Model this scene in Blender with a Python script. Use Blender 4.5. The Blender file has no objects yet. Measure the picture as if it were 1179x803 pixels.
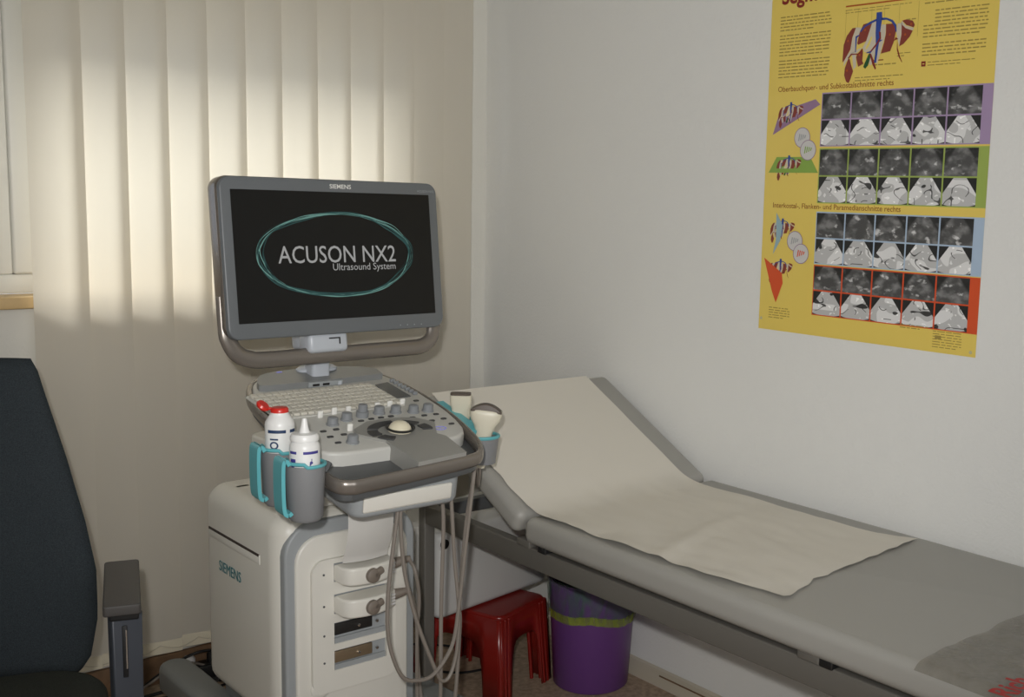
import bpy, bmesh, math, random
from mathutils import Vector, Matrix, noise
random.seed(7)
PI = math.pi
C = bpy.context.scene.collection
R_ = math.radians

# ------------------------------------------------------------------ camera model
FOC, PX, PY = 1328.0, 717.5, 405.5
YAW, PIT, ROL = .7322, .1367, -.0267
CAM = Vector((0, 0, 1.4))
F_ = Vector((math.sin(YAW)*math.cos(PIT), math.cos(YAW)*math.cos(PIT), -math.sin(PIT)))
R0 = Vector((math.cos(YAW), -math.sin(YAW), 0)); D0 = F_.cross(R0)
RX = R0*math.cos(ROL) + D0*math.sin(ROL); DX = -R0*math.sin(ROL) + D0*math.cos(ROL)
def ray(u, v): return RX*((u-PX)/FOC) + DX*((v-PY)/FOC) + F_
def on(ax, val, u, v):
    d = ray(u, v); return CAM + d*((val-CAM[ax])/d[ax])
def dep(u, v, d): return CAM + ray(u, v)*d

# ------------------------------------------------------------------ materials
def lin(c): return tuple(((x/255)/12.92 if x/255 <= .04045 else ((x/255+.055)/1.055)**2.4) for x in c)+(1,)
MATS = {}
def mat(name, rgb, rough=.5, metal=0, bump=0, bscale=200, var=0, vscale=20, spec=.5, coat=0):
    m = bpy.data.materials.new(name); m.use_nodes = True
    nt = m.node_tree; b = nt.nodes['Principled BSDF']
    b.inputs['Base Color'].default_value = lin(rgb); b.inputs['Roughness'].default_value = rough
    b.inputs['Metallic'].default_value = metal; b.inputs['Specular IOR Level'].default_value = spec
    b.inputs['Coat Weight'].default_value = coat
    tc = nt.nodes.new('ShaderNodeTexCoord')
    if var:
        n = nt.nodes.new('ShaderNodeTexNoise'); n.inputs['Scale'].default_value = vscale; n.inputs['Detail'].default_value = 4
        nt.links.new(tc.outputs['Object'], n.inputs['Vector'])
        r = nt.nodes.new('ShaderNodeValToRGB')
        c = lin(rgb)
        r.color_ramp.elements[0].position = .3; r.color_ramp.elements[1].position = .7
        r.color_ramp.elements[0].color = tuple(x*(1-var) for x in c[:3])+(1,)
        r.color_ramp.elements[1].color = tuple(min(1, x*(1+var)) for x in c[:3])+(1,)
        nt.links.new(n.outputs['Fac'], r.inputs['Fac']); nt.links.new(r.outputs['Color'], b.inputs['Base Color'])
    if bump:
        n = nt.nodes.new('ShaderNodeTexNoise'); n.inputs['Scale'].default_value = bscale; n.inputs['Detail'].default_value = 3
        nt.links.new(tc.outputs['Object'], n.inputs['Vector'])
        bp = nt.nodes.new('ShaderNodeBump'); bp.inputs['Strength'].default_value = bump; bp.inputs['Distance'].default_value = .002
        nt.links.new(n.outputs['Fac'], bp.inputs['Height']); nt.links.new(bp.outputs['Normal'], b.inputs['Normal'])
    MATS[name] = m
    return m
M = MATS
mat('wall_paint', (228,228,225), .85, bump=.55, bscale=130, spec=.2)
mat('ceiling_paint', (225,224,218), .9, spec=.2)
mat('window_wall_paint', (222,220,212), .85, bump=.4, bscale=150, spec=.2)
mat('frame_white', (225,224,216), .4)
mat('sill_wood', (205,175,125), .45, var=.15, vscale=12)
mat('base_cream', (196,188,170), .5)
mat('hem_cream', (216,208,186), .9, spec=.1)
mat('base_brown', (118,92,68), .5, var=.25, vscale=25)
mat('floor_vinyl', (170,148,126), .5, var=.3, vscale=60, bump=.1, bscale=80)
mat('vinyl_grey', (160,158,152), .42, bump=.12, bscale=400, spec=.45)
mat('vinyl_side', (168,165,158), .4, bump=.12, bscale=400, spec=.45)
mat('steel_grey', (112,109,103), .45, metal=.25)
mat('black_plastic', (24,24,25), .5)
mat('chrome', (210,210,210), .15, metal=1)
mat('med_white', (220,217,207), .38)
mat('med_white2', (224,221,212), .36)
mat('med_grey', (156,160,162), .42)
mat('med_dark', (86,88,89), .42)
mat('bezel', (104,108,111), .38)
mat('panel_grey', (196,195,189), .42)
mat('palm_grey', (152,151,146), .42)
mat('hump_grey', (128,130,130), .38)
mat('rim_metal', (136,129,122), .27, metal=.55)
mat('rim_edge', (150,143,137), .25, metal=.85)
mat('key_cream', (206,202,190), .5)
mat('key_dark', (66,66,66), .5)
mat('knob_grey', (134,137,140), .35)
mat('tab_white', (232,231,226), .4)
mat('ball_cream', (226,218,192), .12, coat=.5)
mat('ring_dark', (40,40,40), .35)
mat('arm_white', (188,193,200), .35)
mat('teal', (96,176,184), .4)
mat('cup_grey', (130,131,133), .45)
mat('gel_white', (232,232,230), .35)
mat('label_blue', (38,62,98), .5)
mat('label_violet', (66,62,140), .5)
mat('cap_red', (206,44,34), .3)
mat('cable_grey', (128,120,112), .45)
mat('relief_brown', (124,114,104), .5)
mat('probe_cream', (218,212,192), .38)
mat('probe_lens', (92,82,74), .5)
mat('logo_teal', (28,112,120), .4)
mat('gold_pin', (150,132,108), .35, metal=.6)
mat('port_dark', (34,32,31), .5)
mat('paper', (220,215,204), .85, bump=.1, bscale=60, spec=.1)
mat('paper_cool', (212,210,205), .8, spec=.1)
mat('case_white', (196,195,192), .5, bump=.1, bscale=15)
mat('stool_red', (124,26,20), .28, spec=.5)
mat('bin_purple', (104,62,128), .38)
mat('chair_fabric', (56,62,66), .95, bump=.8, bscale=900, var=.25, vscale=500, spec=.1)
mat('seat_fabric', (60,62,57), .95, bump=.8, bscale=900, var=.2, vscale=500, spec=.1)
mat('arm_pad', (68,65,63), .55, bump=.15, bscale=500)
mat('arm_post', (66,70,78), .42)
mat('foot_grey', (122,124,122), .45)
mat('red_print', (172,40,40), .6)
mat('poster_yellow', (230,204,102), .35, spec=.4)
mat('poster_purple', (166,144,178), .4)
mat('poster_green', (156,176,88), .4)
mat('poster_blue', (172,192,214), .4)
mat('poster_red', (214,84,44), .4)
mat('ink_maroon', (132,36,28), .5)
mat('ink_orange', (176,84,28), .5)
mat('ink_text', (162,140,68), .6)
mat('ink_brown', (146,84,34), .6)
mat('liver', (134,58,46), .5)
mat('vessel_blue', (44,70,150), .5)
mat('gap_white', (206,196,176), .5)
mat('gall_green', (32,84,44), .5)
mat('pale_yellow', (232,212,110), .5)
mat('circle_grey', (204,202,200), .5)
mat('plane_green', (136,170,76), .5)
mat('plane_blue', (150,180,190), .5)
mat('plane_violet', (150,120,150), .5)
mat('tack_clear', (196,190,150), .2)
mat('slot_shade', (60,50,44), .7)

def nodes(m):
    m.use_nodes = True; nt = m.node_tree; nt.nodes.clear(); return nt, nt.nodes.new, nt.links.new
# blind fabric: diffuse + translucent
m = bpy.data.materials.new('blind_fabric'); nt, N, L = nodes(m); M['blind_fabric'] = m
o = N('ShaderNodeOutputMaterial'); mx = N('ShaderNodeMixShader'); df = N('ShaderNodeBsdfDiffuse'); tr = N('ShaderNodeBsdfTranslucent')
tc = N('ShaderNodeTexCoord'); wv = N('ShaderNodeTexNoise'); mp = N('ShaderNodeMapping'); mp.inputs['Scale'].default_value = (900, 900, 60)
L(tc.outputs['Object'], mp.inputs['Vector']); L(mp.outputs['Vector'], wv.inputs['Vector'])
bp = N('ShaderNodeBump'); bp.inputs['Strength'].default_value = .15; bp.inputs['Distance'].default_value = .001
L(wv.outputs['Fac'], bp.inputs['Height']); L(bp.outputs['Normal'], df.inputs['Normal'])
df.inputs['Color'].default_value = lin((222,216,204)); tr.inputs['Color'].default_value = lin((226,220,203))
mx.inputs['Fac'].default_value = .36
L(df.outputs[0], mx.inputs[1]); L(tr.outputs[0], mx.inputs[2]); L(mx.outputs[0], o.inputs['Surface'])
# glass
m = bpy.data.materials.new('window_glass'); nt, N, L = nodes(m); M['window_glass'] = m
o = N('ShaderNodeOutputMaterial'); mx = N('ShaderNodeMixShader'); t = N('ShaderNodeBsdfTransparent'); g = N('ShaderNodeBsdfGlossy'); g.inputs['Roughness'].default_value = .02
mx.inputs['Fac'].default_value = .06; L(t.outputs[0], mx.inputs[1]); L(g.outputs[0], mx.inputs[2]); L(mx.outputs[0], o.inputs['Surface'])
# thin films
def film(name, rgb, fac, rough=.3, vary=.05):
    m = bpy.data.materials.new(name); nt, N, L = nodes(m); M[name] = m
    o = N('ShaderNodeOutputMaterial'); mx = N('ShaderNodeMixShader'); t = N('ShaderNodeBsdfTransparent'); p = N('ShaderNodeBsdfPrincipled')
    p.inputs['Base Color'].default_value = lin(rgb); p.inputs['Roughness'].default_value = rough
    tc = N('ShaderNodeTexCoord'); n = N('ShaderNodeTexNoise'); n.inputs['Scale'].default_value = 18; n.inputs['Detail'].default_value = 5
    L(tc.outputs['Object'], n.inputs['Vector'])
    bp = N('ShaderNodeBump'); bp.inputs['Strength'].default_value = .9; bp.inputs['Distance'].default_value = .02
    L(n.outputs['Fac'], bp.inputs['Height']); L(bp.outputs['Normal'], p.inputs['Normal'])
    mp = N('ShaderNodeMapping'); mp.inputs['Scale'].default_value = (34, 34, 10); mp.inputs['Rotation'].default_value = (.5, .3, 0)
    L(tc.outputs['Object'], mp.inputs['Vector']); n2 = N('ShaderNodeTexNoise'); n2.inputs['Scale'].default_value = 1; n2.inputs['Detail'].default_value = 3; n2.inputs['Distortion'].default_value = 1.2
    L(mp.outputs['Vector'], n2.inputs['Vector']); mr = N('ShaderNodeMapRange'); mr.inputs['From Min'].default_value = .35; mr.inputs['From Max'].default_value = .68
    mr.inputs['To Min'].default_value = fac-vary; mr.inputs['To Max'].default_value = min(1, fac+vary); L(n2.outputs['Fac'], mr.inputs['Value']); L(mr.outputs[0], mx.inputs['Fac'])
    L(t.outputs[0], mx.inputs[1]); L(p.outputs[0], mx.inputs[2]); L(mx.outputs[0], o.inputs['Surface'])
film('liner_film', (78,118,98), .36, .14, .26)
film('liner_band', (142,156,54), .68, .25, .15)
film('cover_film', (138,132,120), .46, .32)
# screen glass and lit writing (a lit display)
mat('screen_black', (22,22,21), .35, spec=.3)
def emit(name, rgb, s):
    m = bpy.data.materials.new(name); nt, N, L = nodes(m); M[name] = m
    o = N('ShaderNodeOutputMaterial'); e = N('ShaderNodeEmission'); e.inputs['Color'].default_value = lin(rgb); e.inputs['Strength'].default_value = s
    L(e.outputs[0], o.inputs['Surface'])
emit('screen_text', (150,150,148), 1)
emit('screen_ring', (98,134,126), 1)
emit('screen_ring_dim', (48,74,72), 1)
emit('led_blue', (120,120,190), 1)
# printed ultrasound pictures on the poster: UV = place in the picture, second UV = which picture
def scan_mat(name, dark):
    m = bpy.data.materials.new(name); nt, N, L = nodes(m); M[name] = m
    o = N('ShaderNodeOutputMaterial'); p = N('ShaderNodeBsdfPrincipled'); p.inputs['Roughness'].default_value = .4
    u = N('ShaderNodeUVMap'); u.uv_map = 'UVMap'; sd = N('ShaderNodeUVMap'); sd.uv_map = 'Seed'
    add = N('ShaderNodeVectorMath'); add.operation = 'ADD'; L(u.outputs[0], add.inputs[0]); L(sd.outputs[0], add.inputs[1])
    def nz(sc, det, off=0):
        a = N('ShaderNodeVectorMath'); a.operation = 'ADD'; a.inputs[1].default_value = (off, off*1.7, 0); L(add.outputs[0], a.inputs[0])
        n = N('ShaderNodeTexNoise'); n.inputs['Scale'].default_value = sc; n.inputs['Detail'].default_value = det; L(a.outputs[0], n.inputs['Vector']); return n.outputs['Fac']
    def mt(op, a, b, clamp=False):
        n = N('ShaderNodeMath'); n.operation = op; n.use_clamp = clamp
        for i, x in enumerate((a, b)):
            if isinstance(x, (int, float)): n.inputs[i].default_value = x
            else: L(x, n.inputs[i])
        return n.outputs[0]
    def ramp(x, a, b):
        n = N('ShaderNodeMapRange'); n.inputs['From Min'].default_value = a; n.inputs['From Max'].default_value = b; n.interpolation_type = 'SMOOTHSTEP'; L(x, n.inputs['Value']); return n.outputs[0]
    sep = N('ShaderNodeSeparateXYZ'); L(u.outputs[0], sep.inputs[0])
    dx = mt('ABSOLUTE', mt('SUBTRACT', sep.outputs[0], .5), 0)
    dy = mt('SUBTRACT', 1.35, sep.outputs[1])
    ang = mt('DIVIDE', dx, dy)
    if dark:
        fan = ramp(ang, .62, .42)
        v = mt('MULTIPLY', ramp(nz(2.6, 2), .42, .72), .30)
        v2 = mt('MULTIPLY', ramp(nz(3.4, 3, 3.1), .58, .70), .9)
        v3 = mt('MULTIPLY', ramp(nz(40, 2, 5), .2, .8), .35)
        v = mt('MULTIPLY', mt('MULTIPLY', mt('ADD', mt('ADD', v, v2), .12), mt('ADD', v3, .7)), mt('ADD', mt('MULTIPLY', fan, .85), .12))
        v = mt('MULTIPLY', v, .62)
        v = mt('ADD', v, .012)
    else:
        fan = ramp(ang, .56, .545)
        rad = mt('ADD', mt('MULTIPLY', dx, dx), mt('MULTIPLY', dy, dy))
        fan = mt('MULTIPLY', fan, ramp(rad, 1.95, 1.88))
        reg = mt('ADD', .50, mt('MULTIPLY', ramp(nz(1.7, 0, 2), .5, .52), .24))
        dots = mt('MULTIPLY', ramp(nz(7, 0, 8), .7, .74), .3)
        ln = ramp(mt('ABSOLUTE', mt('SUBTRACT', nz(2.0, 0, 4), .5), 0), .010, .020)
        msk = ramp(nz(2.6, 0, 9), .52, .55)
        ln = mt('SUBTRACT', 1, mt('MULTIPLY', mt('SUBTRACT', 1, ln), msk))
        blob = ramp(nz(2.2, 0, 13), .27, .25)
        v = mt('MULTIPLY', mt('ADD', reg, dots), mt('ADD', .1, mt('MULTIPLY', ln, .9)))
        v = mt('MULTIPLY', v, mt('SUBTRACT', 1, mt('MULTIPLY', blob, .95)))
        v = mt('ADD', mt('MULTIPLY', v, fan), .02)
    cb = N('ShaderNodeCombineColor'); 
    for i in range(3): L(v, cb.inputs[i])
    L(cb.outputs[0], p.inputs['Base Color']); L(p.outputs[0], o.inputs['Surface'])
scan_mat('scan_dark', True); scan_mat('scan_chart', False)

# ------------------------------------------------------------------ mesh builder
class MB:
    def __init__(s): s.bm = bmesh.new(); s.mats = []
    def mi(s, name):
        if name is None: return 0
        if name not in s.mats: s.mats.append(name)
        return s.mats.index(name)
    def merge(s, b, X=None, m=None):
        if X is not None: b.transform(X)
        if m is not None:
            k = s.mi(m)
            for f in b.faces: f.material_index = k
        me = bpy.data.meshes.new('t'); b.to_mesh(me); b.free(); s.bm.from_mesh(me); bpy.data.meshes.remove(me); return s
    def box(s, c, d, bev=0, X=None, m=None, seg=3, rz=0):
        b = bmesh.new(); bmesh.ops.create_cube(b, size=1)
        for v in b.verts: v.co = Vector((v.co.x*d[0], v.co.y*d[1], v.co.z*d[2]))
        if bev: bmesh.ops.bevel(b, geom=b.edges[:], offset=bev, segments=seg, profile=.5, affect='EDGES')
        T = Matrix.Translation(c) @ Matrix.Rotation(rz, 4, 'Z')
        return s.merge(b, (X @ T) if X is not None else T, m)
    def prism(s, pts, z0, z1, bev=0, X=None, m=None, seg=3, bot=True):
        b = bmesh.new(); vs = [b.verts.new((p[0], p[1], z0)) for p in pts]; f = b.faces.new(vs)
        r = bmesh.ops.extrude_face_region(b, geom=[f]); up = [g for g in r['geom'] if isinstance(g, bmesh.types.BMVert)]
        for v in up: v.co.z = z1
        bmesh.ops.recalc_face_normals(b, faces=b.faces[:])
        if bev:
            es = [e for e in b.edges if abs(e.verts[0].co.z-e.verts[1].co.z) < 1e-6 and (bot or e.verts[0].co.z == z1)]
            bmesh.ops.bevel(b, geom=es, offset=bev, segments=seg, profile=.5, affect='EDGES', clamp_overlap=True)
        return s.merge(b, X, m)
    def flat(s, pts, z, X=None, m=None):
        b = bmesh.new(); b.faces.new([b.verts.new((p[0], p[1], z)) for p in pts]); return s.merge(b, X, m)
    def lathe(s, prof, n=32, X=None, m=None):
        b = bmesh.new(); rings = []
        for r, z in prof:
            if r < 1e-6: rings.append([b.verts.new((0, 0, z))])
            else: rings.append([b.verts.new((r*math.cos(2*PI*i/n), r*math.sin(2*PI*i/n), z)) for i in range(n)])
        for a, c in zip(rings, rings[1:]):
            for i in range(n):
                j = (i+1) % n
                if len(a) == 1 and len(c) == 1: continue
                if len(a) == 1: b.faces.new((a[0], c[i], c[j]))
                elif len(c) == 1: b.faces.new((a[i], a[j], c[0]))
                else: b.faces.new((a[i], a[j], c[j], c[i]))
        bmesh.ops.recalc_face_normals(b, faces=b.faces[:])
        return s.merge(b, X, m)
    def tube(s, pts, r, n=10, closed=False, m=None, X=None, sec=None, rad=None, up=None):
        b = bmesh.new(); P = [Vector(p) for p in pts]; k = len(P); rings = []
        prev = up
        for i in range(k):
            if closed: t = P[(i+1) % k]-P[i-1]
            else: t = P[min(i+1, k-1)]-P[max(i-1, 0)]
            t.normalize()
            if prev is None: prev = Vector((0, 0, 1)) if abs(t.z) < .9 else Vector((1, 0, 0))
            nrm = (prev - t*prev.dot(t)).normalized()
            if up is None: prev = nrm
            bi = t.cross(nrm); rr = rad[i] if rad else r
            if sec: ring = [P[i]+bi*a+nrm*c for a, c in sec]
            else: ring = [P[i]+(bi*math.cos(2*PI*q/n)+nrm*math.sin(2*PI*q/n))*rr for q in range(n)]
            rings.append([b.verts.new(v) for v in ring])
        L_ = len(rings[0])
        for i in range(k if closed else k-1):
            a, c = rings[i], rings[(i+1) % k]
            for q in range(L_): b.faces.new((a[q], a[(q+1) % L_], c[(q+1) % L_], c[q]))
        if not closed: b.faces.new(rings[0][::-1]); b.faces.new(rings[-1])
        bmesh.ops.recalc_face_normals(b, faces=b.faces[:])
        return s.merge(b, X, m)
    def grid(s, fn, nu, nv, m=None, X=None):
        b = bmesh.new(); V = [[b.verts.new(fn(i/nu, j/nv)) for j in range(nv+1)] for i in range(nu+1)]
        for i in range(nu):
            for j in range(nv): b.faces.new((V[i][j], V[i+1][j], V[i+1][j+1], V[i][j+1]))
        return s.merge(b, X, m)
    def text(s, txt, size, X, m, bold=0, depth=0, align='LEFT', sx=1):
        cu = bpy.data.curves.new('t', 'FONT'); cu.body = txt; cu.size = size; cu.offset = bold; cu.extrude = depth; cu.align_x = align; cu.resolution_u = 3
        ob = bpy.data.objects.new('t', cu); C.objects.link(ob)
        dg = bpy.context.evaluated_depsgraph_get(); me = bpy.data.meshes.new_from_object(ob.evaluated_get(dg))
        b = bmesh.new(); b.from_mesh(me)
        bpy.data.objects.remove(ob); bpy.data.curves.remove(cu); bpy.data.meshes.remove(me)
        return s.merge(b, X @ Matrix.Diagonal((sx, 1, 1, 1)), m)
    def build(s, name, m=None, parent=None, smooth=True, angle=40, label=None):
        if m: 
            for f in s.bm.faces: 
                if not s.mats: f.material_index = 0
            if not s.mats: s.mats = [m]
        me = bpy.data.meshes.new(name)
        if smooth:
            for f in s.bm.faces: f.smooth = True
            ang = R_(angle)
            for e in s.bm.edges:
                if len(e.link_faces) == 2 and e.calc_face_angle(0) > ang: e.smooth = False
        org = Vector((0, 0, 0))
        if parent is None and s.bm.verts:
            lo = [min(v.co[i] for v in s.bm.verts) for i in range(3)]; hi = [max(v.co[i] for v in s.bm.verts) for i in range(3)]
            org = Vector(((lo[0]+hi[0])/2, (lo[1]+hi[1])/2, lo[2]))
            for v in s.bm.verts: v.co -= org
        elif parent is not None:
            inv = ROOTM[parent.name].inverted()
            s.bm.transform(inv)
        s.bm.to_mesh(me); s.bm.free()
        for x in s.mats: me.materials.append(M[x])
        o = bpy.data.objects.new(name, me); C.objects.link(o); o.location = org
        if parent is not None: o.parent = parent; ROOTM[o.name] = ROOTM[parent.name]
        else: ROOTM[o.name] = Matrix.Translation(org)
        if label: o['label'] = label
        return o
ROOTM = {}
def thing(name, label, cat, loc, group=None):
    o = bpy.data.objects.new(name, None); C.objects.link(o); o.location = loc; o.empty_display_size = .05
    ROOTM[o.name] = Matrix.Translation(loc); return tag(o, label, cat, group)
def tag(o, label, cat, group=None):
    o['label'] = label; o['category'] = cat
    if group: o['group'] = group
    return o
def struct(o): o['kind'] = 'structure'; return o
def rrect(x0, x1, y0, y1, r, n=6):
    rs = r if isinstance(r, (tuple, list)) else (r, r, r, r)   # corners: x0y0, x1y0, x1y1, x0y1
    out = []
    for (cx, cy, a0), q in zip((((x0, y0, PI)), (x1, y0, 1.5*PI), (x1, y1, 0), (x0, y1, .5*PI)), rs):
        sx = 1 if cx == x0 else -1; sy = 1 if cy == y0 else -1
        ox, oy = cx+sx*q, cy+sy*q
        if q < 1e-6: out.append((cx, cy)); continue
        for i in range(n+1):
            a = a0+.5*PI*i/n; out.append((ox+q*math.cos(a), oy+q*math.sin(a)))
    return out
def circ(cx, cy, r, n=24, ry=None): return [(cx+r*math.cos(2*PI*i/n), cy+(ry or r)*math.sin(2*PI*i/n)) for i in range(n)]
def spline(P, k=8):
    P = [Vector(p) for p in P]; Q = [P[0]*2-P[1]]+P+[P[-1]*2-P[-2]]; out = []
    for i in range(1, len(Q)-2):
        a, b, c, d = Q[i-1:i+3]
        for j in range(k):
            t = j/k
            out.append(.5*((2*b)+(c-a)*t+(2*a-5*b+4*c-d)*t*t+(3*b-a-3*c+d)*t**3))
    out.append(P[-1]); return out
def frame(o, x, y):   # matrix with given origin, x axis, y axis
    x = Vector(x).normalized(); z = x.cross(Vector(y)).normalized(); y = z.cross(x)
    X = Matrix((x, y, z)).transposed().to_4x4(); X.translation = o; return X
def to(axis_dir):      # matrix rotating +Z to a direction
    return Vector((0, 0, 1)).rotation_difference(Vector(axis_dir)).to_matrix().to_4x4()

# ------------------------------------------------------------------ room
WX, WY = 2.211, 3.159
XL, YF, ZC = -1.9, -1.6, 2.55
T = .12
b = MB().box(((XL+WX)/2, (YF+WY)/2+.05, -.05), (WX-XL+.3, WY-YF+.4, .1)); struct(b.build('floor', 'floor_vinyl', smooth=False))
b = MB().box(((XL+WX)/2, (YF+WY)/2, ZC+.05), (WX-XL+.3, WY-YF+.3, .1)); struct(b.build('ceiling', 'ceiling_paint', smooth=False))
b = MB().box((WX+T/2, (YF+WY)/2, ZC/2), (T, WY-YF, ZC)); struct(b.build('wall_right', 'wall_paint', smooth=False))
b = MB().box((XL-T/2, (YF+WY)/2, ZC/2), (T, WY-YF, ZC)); struct(b.build('wall_left', 'wall_paint', smooth=False))
b = MB().box(((XL+WX)/2, YF-T/2, ZC/2), (WX-XL+2*T, T, ZC)); struct(b.build('wall_front', 'wall_paint', smooth=False))
# window wall with its opening
WO = (-.55, 1.98, 1.105, 1.90)   # opening x0 x1 z0 z1
TB = .34
b = MB()
b.box(((XL-T+WO[0])/2, WY+TB/2, ZC/2), (WO[0]-XL+T, TB, ZC))
b.box(((WO[1]+WX+T)/2, WY+TB/2, ZC/2), (WX+T-WO[1], TB, ZC))
b.box(((WO[0]+WO[1])/2, WY+TB/2, (WO[2]-.03)/2), (WO[1]-WO[0], TB, WO[2]-.03))
b.box(((WO[0]+WO[1])/2, WY+TB/2, (ZC+WO[3])/2), (WO[1]-WO[0], TB, ZC-WO[3]))
struct(b.build('wall_back', 'window_wall_paint', smooth=False))
# window: frame, sashes, panes
wd = bpy.data.objects.new('window_1', None); C.objects.link(wd); wd.location = ((WO[0]+WO[1])/2, WY+.09, WO[2]); ROOTM['window_1'] = Matrix.Translation(wd.location); struct(wd)
yf = WY+.09
b = MB()
for x in (WO[0]+.03, WO[1]-.03): b.box((x, yf, (WO[2]+WO[3])/2), (.06, .06, WO[3]-WO[2]), .006)
for z in (WO[2]+.025, WO[3]-.03): b.box(((WO[0]+WO[1])/2, yf, z), (WO[1]-WO[0]-.12, .06, .05), .006)
b.build('window_frame', 'frame_white', wd)
for k in range(2):
    xa, xb = ((WO[0]+.06, .74), (.80, WO[1]-.06))[k]
    b = MB(); z0, z1 = WO[2]+.05, WO[3]-.055
    for x in (xa+.045, xb-.045): b.box((x, yf-.012, (z0+z1)/2), (.09, .05, z1-z0), .008)
    for z in (z0+.035, z1-.035): b.box(((xa+xb)/2, yf-.012, z), (xb-xa-.16, .05, .07), .008)
    sa = b.build('sash', 'frame_white', wd)
    MB().box(((xa+xb)/2, yf, (z0+z1)/2), (xb-xa-.15, .006, z1-z0-.13)).build('pane', 'window_glass', sa, smooth=False)
MB().box((.77, yf, (WO[2]+WO[3])/2), (.06, .06, WO[3]-WO[2]-.1), .004).build('mullion', 'frame_white', wd)
b = MB().box(((WO[0]+WO[1])/2, WY+.012, WO[2]-.015), (WO[1]-WO[0], .10, .03), .004); struct(b.build('trim_1', 'sill_wood'))
# baseboards
b = MB().prism([(0,0),(0,.05),(-.006,.055),(-.014,.05),(-.016,0)], 0, 1, X=frame((WX-.0005, WY-.02, .0005), (1,0,0), (0,0,1)) @ Matrix.Diagonal((1,1,WY-YF-.05,1)), m='base_cream')
b.box((WX-.0165, 1.6, .036), (.002, 1.3, .004), m='base_brown')
struct(b.build('baseboard_right', smooth=False))
b = MB().box(((XL+WX)/2-.02, WY-.009, .04), (WX-XL-.06, .016, .08), .003); struct(b.build('baseboard_back', 'base_brown'))

# ------------------------------------------------------------------ vertical blind
BY = 3.085
bl = thing('vertical_blind', 'cream fabric vertical blind covering the window wall, its overlapping slats backlit by daylight', 'blind', (1.2, BY, 2.42))
MB().box((.95, BY, 2.46), (2.6, .045, .04), .006).build('head_rail', 'frame_white', bl)
pitch = .1055; x0 = .877
ks = list(range(0, 12))
for k in ks:
    c = Vector((x0+pitch*k+ (0 if k else -.0), BY, 0)); a = R_(-9)   # right edge nearer the room
    if k == 0: a = R_(-14)
    w_ = .127; ca, sa_ = math.cos(a), math.sin(a)
    hz = .112 + (.006 if k % 3 == 0 else 0) + random.uniform(-.004, .004)
    sway = random.uniform(-.004, .004)
    def fn(i, j, c=c, ca=ca, sa_=sa_, hz=hz, sway=sway, w_=w_):
        s = (i-.5)*w_; bow = .004*math.cos((i-.5)*PI); z = hz+.033+j*(2.42-hz-.033)
        return (c.x+s*ca+bow*sa_+sway*(1-j), c.y+s*sa_-bow*ca, z)
    sl = MB().grid(fn, 8, 6).build('slat', 'blind_fabric', bl)
    def fh(i, j, c=c, ca=ca, sa_=sa_, hz=hz, sway=sway, w_=w_):
        s = (i-.5)*w_; bow = .004*math.cos((i-.5)*PI)+.0012; z = hz+j*.036
        return (c.x+s*ca+bow*sa_+sway, c.y+s*sa_-bow*ca, z)
    MB().grid(fh, 8, 1).build('hem_pocket', 'hem_cream', sl)
# bead chain linking the hems
pts = []
for k in ks[:-1]:
    a = Vector((x0+pitch*k, BY-.014, .140)); d = Vector((x0+pitch*(k+1), BY-.014, .140))
    for j in range(6): t = j/6; pts.append(a.lerp(d, t)+Vector((0, 0, -.016*math.sin(PI*t))))
MB().tube(pts, .0012, 5).build('link_chain', 'base_cream', bl)

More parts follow.
